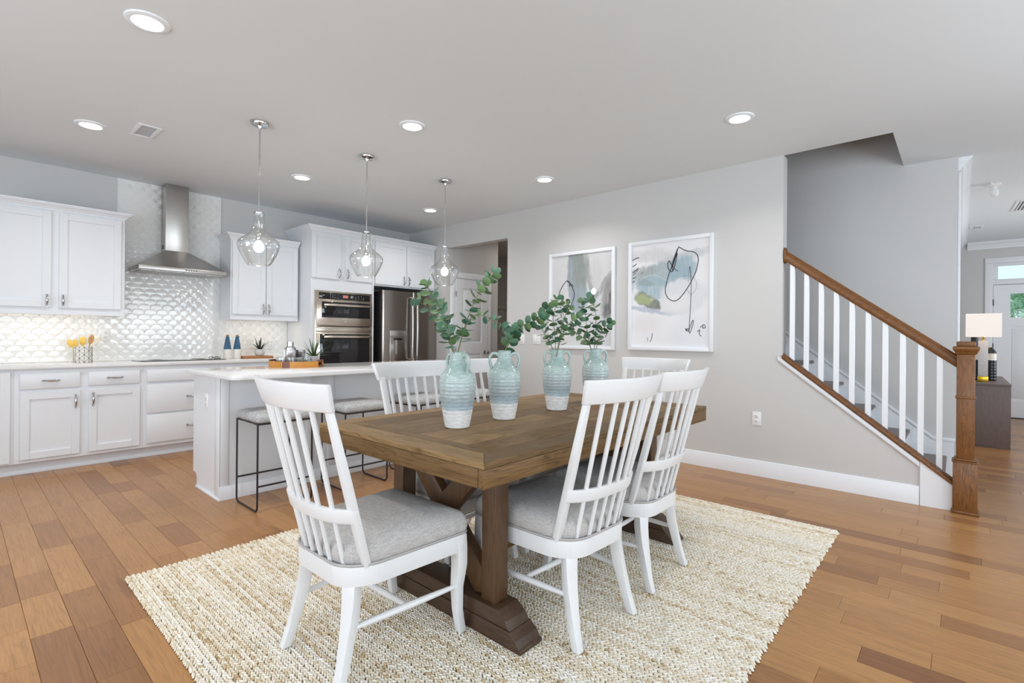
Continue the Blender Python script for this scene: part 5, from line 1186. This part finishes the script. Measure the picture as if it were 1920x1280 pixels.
def spoon(label, a, lean, m_, L, hw, hl, hole=False, flat=0.006):
    t = thing('wooden_spoon', label, 'spoon', (0.825 + 0.02 * cos(a), 6.10 + 0.02 * sin(a), CT + 0.022), 0)
    d = Vector((cos(a) * sin(lean), sin(a) * sin(lean) * 0.4, cos(lean))); sd = Vector((d.z, 0, -d.x)).normalized()
    bm = new(); tube(bm, [Vector((0, 0, 0)), d * (L - hl)], 0.005, 8); obj('handle', bm, m_, t)
    bm = new(); nn = Vector((0, -1, 0)); c = d * (L - hl * 0.5); n = 16
    ring0 = [c + sd * hw * cos(2 * pi * i / n) + d * hl * 0.55 * sin(2 * pi * i / n) for i in range(n)]
    loft(bm, [[p + nn * flat * s_ + (c - p) * (0.12 if abs(s_) > 0.6 else 0) for p in ring0] for s_ in (-1, -0.4, 0.4, 1)]); hd_ = obj('bowl', bm, m_, t)
    if hole:
        bm = new(); lathe(bm, [(0.0045, -flat - 0.001), (0.0045, flat + 0.001)], 10); bmesh.ops.rotate(bm, verts=bm.verts, cent=(0, 0, 0), matrix=Matrix.Rotation(radians(90), 3, 'X')); bmesh.ops.translate(bm, verts=bm.verts, vec=c + d * 0.005); obj('hole', bm, 'slot', hd_)
spoon('yellow wooden spoon leaning furthest left in the patterned crock', pi, 0.42, 'yellow', 0.205, 0.022, 0.075)
spoon('short yellow spoon second from the left in the patterned crock', pi * 0.9, 0.2, 'yellow', 0.195, 0.018, 0.065)
spoon('wide yellow spoon standing in the middle of the patterned crock', pi * 0.5, 0.05, 'yellow', 0.215, 0.026, 0.075)
spoon('tan wooden spatula with a round hole in the patterned crock', 0.1, 0.20, 'tanwood', 0.24, 0.022, 0.085, True)
spoon('pale wooden spoon leaning furthest right in the patterned crock', 0, 0.42, 'palewood', 0.24, 0.018, 0.085)

def bottle(label, x, spout):
    b = thing('oil_bottle', label, 'bottle', (x, 6.08, CT))
    bm = new(); lathe(bm, [(0.001, 0), (0.036, 0), (0.040, 0.006), (0.040, 0.10), (0.039, 0.106)], 28, cap=False); obj('base', bm, 'whiteglaze', b)
    bm = new(); lathe(bm, [(0.039, 0.106), (0.034, 0.14), (0.026, 0.19), (0.018, 0.235), (0.015, 0.25), (0.001, 0.251)], 28, cap=False); obj('glazed_neck', bm, 'blueglaze', b)
    bm = new(); lathe(bm, [(0.0135, 0.249), (0.0145, 0.268), (0.001, 0.269)], 16, cap=False); obj('stopper', bm, 'cork', b)
    if spout: bm = new(); tube(bm, [(0.012, 0, 0.243), (0.026, 0, 0.246)], 0.004, 8); obj('spout', bm, 'black', b)
bottle('left blue and white oil bottle by the cooktop', 2.055, False); bottle('right blue and white oil bottle, with a side spout', 2.155, True)
dx_ = thing('trinket_box', 'small black and white patterned box on the counter left of the blue bottles', 'box', (1.925, 6.06, CT), 0.05)
box('body', -0.055, 0.055, -0.03, 0.03, 0, 0.034, 'whiteglaze', dx_, 0.003)
bm = new(); rr = random.Random(8)
for i in range(9):
    for k_ in range(3):
        if rr.random() < 0.6: x = -0.05 + i * 0.0112; bx(bm, x, x + 0.009, -0.0306, -0.03, 0.004 + k_ * 0.0095, 0.012 + k_ * 0.0095)
for i in range(9):
    for k_ in range(4):
        if rr.random() < 0.5: x = -0.05 + i * 0.0112; y = -0.025 + k_ * 0.013; bx(bm, x, x + 0.009, y, y + 0.009, 0.034, 0.0345)
obj('patches', bm, 'black', dx_)
bm = new(); prism(bm, round_poly([(2.205, 6.00), (2.53, 6.00), (2.53, 6.20), (2.205, 6.20)], 0.02, 4), 'z', CT, CT + 0.025)
tag(obj('cutting_board', bm, 'board', None, 0.003), 'brown wooden cutting board under the potted succulent by the backsplash', 'cutting board')

def agave(name, label, loc, pot_pts, m_, n, L, seed, wdt):
    p = thing(name, label, 'plant', loc); bm = new(); lathe(bm, pot_pts, 24, cap=False); obj('pot', bm, 'pot', p)
    zt = max(z for r_, z in pot_pts) - 0.012; rt_ = [r_ for r_, z in pot_pts if z > zt][0]
    bm = new(); lathe(bm, [(0.001, zt + 0.002), (rt_ * 0.93, zt)], 18, cap=False); obj('soil', bm, 'soil', p)
    q = random.Random(seed)
    for i in range(n):
        a = i * 2.4; f = i / n; el = 0.25 + 1.1 * f + q.uniform(-0.1, 0.1); l = L * (0.8 + 0.35 * q.random())
        bm = new(); loops = []; d = Vector((cos(a), sin(a), 0)); sd = Vector((-sin(a), cos(a), 0)); pos = Vector((0, 0, zt)) + d * 0.006
        e_ = el
        for k_ in range(6):
            t = k_ / 5; wv = wdt * (0.7 + 1.2 * t) * (1 - t) ** 0.8 + 0.0006; nr_ = Vector((-d.x * sin(e_), -d.y * sin(e_), cos(e_)))
            loops.append([pos - sd * wv, pos - nr_ * 0.002 * (1 - t), pos + sd * wv, pos + nr_ * 0.0025 * (1 - t)])
            pos = pos + (d * cos(e_) + Vector((0, 0, sin(e_)))) * l / 5; e_ -= 0.10 if f < 0.6 else 0.03
        loft(bm, loops); obj('leaf', bm, m_, p, ang=80)
    return p
agave('potted_succulent', 'dark leaved succulent in a round speckled pot on the cutting board', (2.40, 6.08, CT + 0.025), [(0.001, 0), (0.032, 0), (0.048, 0.015), (0.054, 0.04), (0.050, 0.068), (0.042, 0.078), (0.039, 0.076)], 'agave2', 16, 0.145, 3, 0.011)
# tray on the island
ty = thing('serving_tray', 'round amber and walnut stave tray with cut-out handles on the island', 'tray', (2.0, 4.29, CT), radians(-50))
AX, AY = 0.225, 0.19
bm = new(); lathe(bm, [(1.0, 0), (1.0, 0.012)], 40); bmesh.ops.scale(bm, verts=bm.verts, vec=(AX - 0.004, AY - 0.004, 1)); obj('tray_floor', bm, 'staveB', ty)
ns_ = 22
for i in range(ns_):
    a0, a1 = 2 * pi * i / ns_, 2 * pi * (i + 1) / ns_; am = (a0 + a1) / 2
    hnd = abs(cos(am)) > 0.93; kind = 'staveB' if (hnd or i % 7 == 2) else 'staveA'
    def seg(z0, z1):
        bm = new(); loops = []
        for k_ in range(4):
            a = a0 + (a1 - a0) * k_ / 3; c, s = cos(a), sin(a)
            loops.append([((AX - 0.012) * c, (AY - 0.012) * s, z0), (AX * c, AY * s, z0), (AX * c, AY * s, z1), ((AX - 0.012) * c, (AY - 0.012) * s, z1)])
        loft(bm, loops); obj('stave', bm, kind, ty)
    if hnd and abs(cos(am)) > 0.97: seg(0.0, 0.018); seg(0.044, 0.062)
    else: seg(0.0, 0.062 if hnd else 0.05)
bm = new(); lathe(bm, [(0.001, 0), (0.035, 0), (0.042, 0.008), (0.052, 0.055), (0.050, 0.058), (0.047, 0.056)], 24, cap=False); bm.free()
agave('potted_agave', 'spiky green agave in a pale pot on the serving tray', (2.145, 4.27, CT + 0.0125), [(0.001, 0), (0.036, 0), (0.044, 0.012), (0.052, 0.075), (0.049, 0.077), (0.046, 0.074)], 'agave', 22, 0.165, 5, 0.0075)
sh = thing('cocktail_shaker', 'ribbed steel cocktail shaker standing on the serving tray', 'shaker', (1.965, 4.335, CT + 0.0125))
bm = new(); lathe(bm, [(0.001, 0), (0.040, 0), (0.044, 0.006), (0.048, 0.135), (0.049, 0.14), (0.046, 0.142), (0.001, 0.142)], 30, cap=False); obj('body', bm, 'chrome', sh)
bm = new(); lathe(bm, [(0.046, 0.142), (0.046, 0.150), (0.034, 0.158), (0.028, 0.162), (0.027, 0.20), (0.001, 0.201)], 30, cap=False); obj('cap', bm, 'chrome', sh)
bm = new()
for i in range(24): a = 2 * pi * i / 24; tube(bm, [(0.0445 * cos(a), 0.0445 * sin(a), 0.012), (0.0483 * cos(a), 0.0483 * sin(a), 0.13)], 0.0016, 4)
obj('ribs', bm, 'nickel', sh)
mc = thing('mixing_cup', 'flared steel mixing cup beside the cocktail shaker on the tray', 'cup', (2.055, 4.335, CT + 0.0125))
bm = new(); lathe(bm, [(0.001, 0), (0.028, 0), (0.030, 0.004), (0.043, 0.125), (0.044, 0.13), (0.041, 0.13), (0.028, 0.01), (0.001, 0.01)], 28, cap=False); obj('body', bm, 'chrome', mc)
bm = new()
for i in range(20): a = 2 * pi * i / 20; tube(bm, [(0.0312 * cos(a), 0.0312 * sin(a), 0.012), (0.0432 * cos(a), 0.0432 * sin(a), 0.12)], 0.0013, 4)
obj('ribs', bm, 'nickel', mc)
def tumbler(label, x, y):
    t = thing('glass_tumbler', label, 'glass', (x, y, CT + 0.0125), 0, 'clear tumblers on the serving tray')
    bm = new(); lathe(bm, [(0.001, 0), (0.030, 0), (0.032, 0.004), (0.036, 0.068), (0.034, 0.068), (0.030, 0.010), (0.001, 0.010)], 20, cap=False); obj('cup', bm, 'glass', t)
    bm = new(); tube(bm, [(0.035 * cos(2 * pi * i / 20), 0.035 * sin(2 * pi * i / 20), 0.0685) for i in range(20)], 0.0012, 5, True); obj('rim', bm, 'glass', t)
tumbler('clear glass tumbler at the left end of the tray, nearest the cutting board', 1.86, 4.27); tumbler('clear glass tumbler second from the left in the front of the tray', 1.92, 4.215)
tumbler('clear glass tumbler in front of the cocktail shaker', 1.985, 4.205); tumbler('clear glass tumbler in front of the steel mixing cup', 2.055, 4.20)
tumbler('clear glass tumbler just left of the agave pot', 2.075, 4.265)

# ------------------------------------------------------------------ foyer: console, lamp, bottles, daylight tree
cs = thing('console_table', 'grey brown console cabinet against the foyer wall behind the newel post', 'console', (0, 0, 0))
box('side_panel', 7.72, 7.745, -0.42, -0.02, 0, 0.69, 'console', cs, 0.001); box('side_panel', 9.355, 9.38, -0.42, -0.02, 0, 0.69, 'console', cs, 0.001)
box('top', 7.715, 9.385, -0.425, -0.018, 0.69, 0.713, 'console', cs, 0.001); box('back_panel', 7.745, 9.355, -0.035, -0.02, 0.06, 0.69, 'console', cs)
box('bottom', 7.745, 9.355, -0.42, -0.035, 0.04, 0.06, 'console', cs)
for i in range(3): box('door', 7.748 + i * 0.536, 7.748 + i * 0.536 + 0.530, -0.424, -0.405, 0.065, 0.685, 'console', cs, 0.002)
lp = thing('table_lamp', 'table lamp with lit white rectangular shade and pale stone column', 'lamp', (8.02, -0.203, 0.713))
box('base', -0.05, 0.05, -0.046, 0.046, 0, 0.065, 'brass', lp, 0.002); box('column', -0.042, 0.042, -0.042, 0.042, 0.065, 0.475, 'marble', lp, 0.003)
bm = new(); lathe(bm, [(0.010, 0.475), (0.010, 0.50), (0.013, 0.505), (0.013, 0.535), (0.006, 0.54), (0.006, 0.60)], 14); obj('neck', bm, 'brass', lp)
bm = new(); zs0, zs1 = 0.522, 0.79
for a in ((-0.11, 0.11, -0.152, -0.149), (-0.11, 0.11, 0.149, 0.152), (-0.11, -0.107, -0.149, 0.149), (0.107, 0.11, -0.149, 0.149)): bx(bm, a[0], a[1], a[2], a[3], zs0, zs1)
obj('shade', bm, 'shade', lp)
bm = new(); bmesh.ops.create_uvsphere(bm, u_segments=14, v_segments=10, radius=0.028, matrix=Matrix.Translation((0, 0, 0.64))); obj('bulb', bm, 'bulb', lp)
def fbottle(label, x, y, h):
    b = thing('ceramic_bottle', label, 'vase', (x, y, 0.713)); r = 0.047
    pr = [(0.001, 0), (r - 0.003, 0), (r, 0.004)] + [(r + 0.0009 * sin(i * 1.57), 0.01 + i * 0.0088) for i in range(26)] + [(r, 0.245)]
    bm = new(); lathe(bm, pr, 24, cap=False); obj('ribbed_base', bm, 'blackglaze', b, ang=85)
    bm = new(); lathe(bm, [(r, 0.245), (r, 0.325)], 24, cap=False); obj('white_band', bm, 'whiteglaze', b)
    bm = new(); lathe(bm, [(r, 0.325), (r - 0.004, 0.345), (0.025, 0.375), (0.012, 0.385)] + ([(0.010, h), (0.001, h)] if h < 0.42 else [(0.030, 0.39), (0.034, 0.40), (0.034, h), (0.001, h)]), 24, cap=False); obj('shoulder', bm, 'blackmetal', b)
    if h < 0.42: bm = new(); tube(bm, [(0.012, 0.01, 0.38), (0.03, 0.02, 0.40), (0.045, 0.03, 0.36), (0.046, 0.03, 0.33)], 0.006, 8); obj('handle', bm, 'brass', b)
fbottle('black ribbed bottle with white band right of the lamp column', 8.30, -0.283, 0.40)
fbottle('taller black bottle half hidden between the newel post and the lamp column', 8.35, -0.135, 0.52)
# leafy tree outside the front door
tr = thing('garden_tree', 'leafy green tree outside, seen through the front door glass', 'tree', (15.5, -1.0, -0.6))
bm = new(); tube(bm, [(0, 0, 0), (0.05, 0, 0.9), (0, 0.1, 1.8)], [0.12, 0.10, 0.06], 8); obj('trunk', bm, 'bark', tr)
rt2 = random.Random(2); V = []; Fc = []
for i in range(2600):
    a, b_ = rt2.uniform(0, 2 * pi), rt2.gauss(0, 1); rr_ = rt2.random() ** 0.4
    c = Vector((1.3 * rr_ * cos(a) * cos(b_), 1.9 * rr_ * sin(a) * cos(b_), 2.1 + 0.95 * rr_ * sin(b_))); d1_ = Vector((rt2.gauss(0, 1), rt2.gauss(0, 1), rt2.gauss(0, 1))).normalized(); d2_ = d1_.orthogonal().normalized()
    k_ = len(V); V += [c - d1_ * 0.09, c + d2_ * 0.045, c + d1_ * 0.09, c - d2_ * 0.045]; Fc.append((k_, k_ + 1, k_ + 2, k_ + 3))
me = bpy.data.meshes.new('foliage'); me.from_pydata(V, [], Fc); me.materials.append(MT['foliage']); o = bpy.data.objects.new('foliage', me); COL.objects.link(o); o.parent = tr; o['kind'] = 'stuff'
struct(box('ground', X1 + 0.15, 24, -8, 6, -0.7, -0.6, 'foliage'))
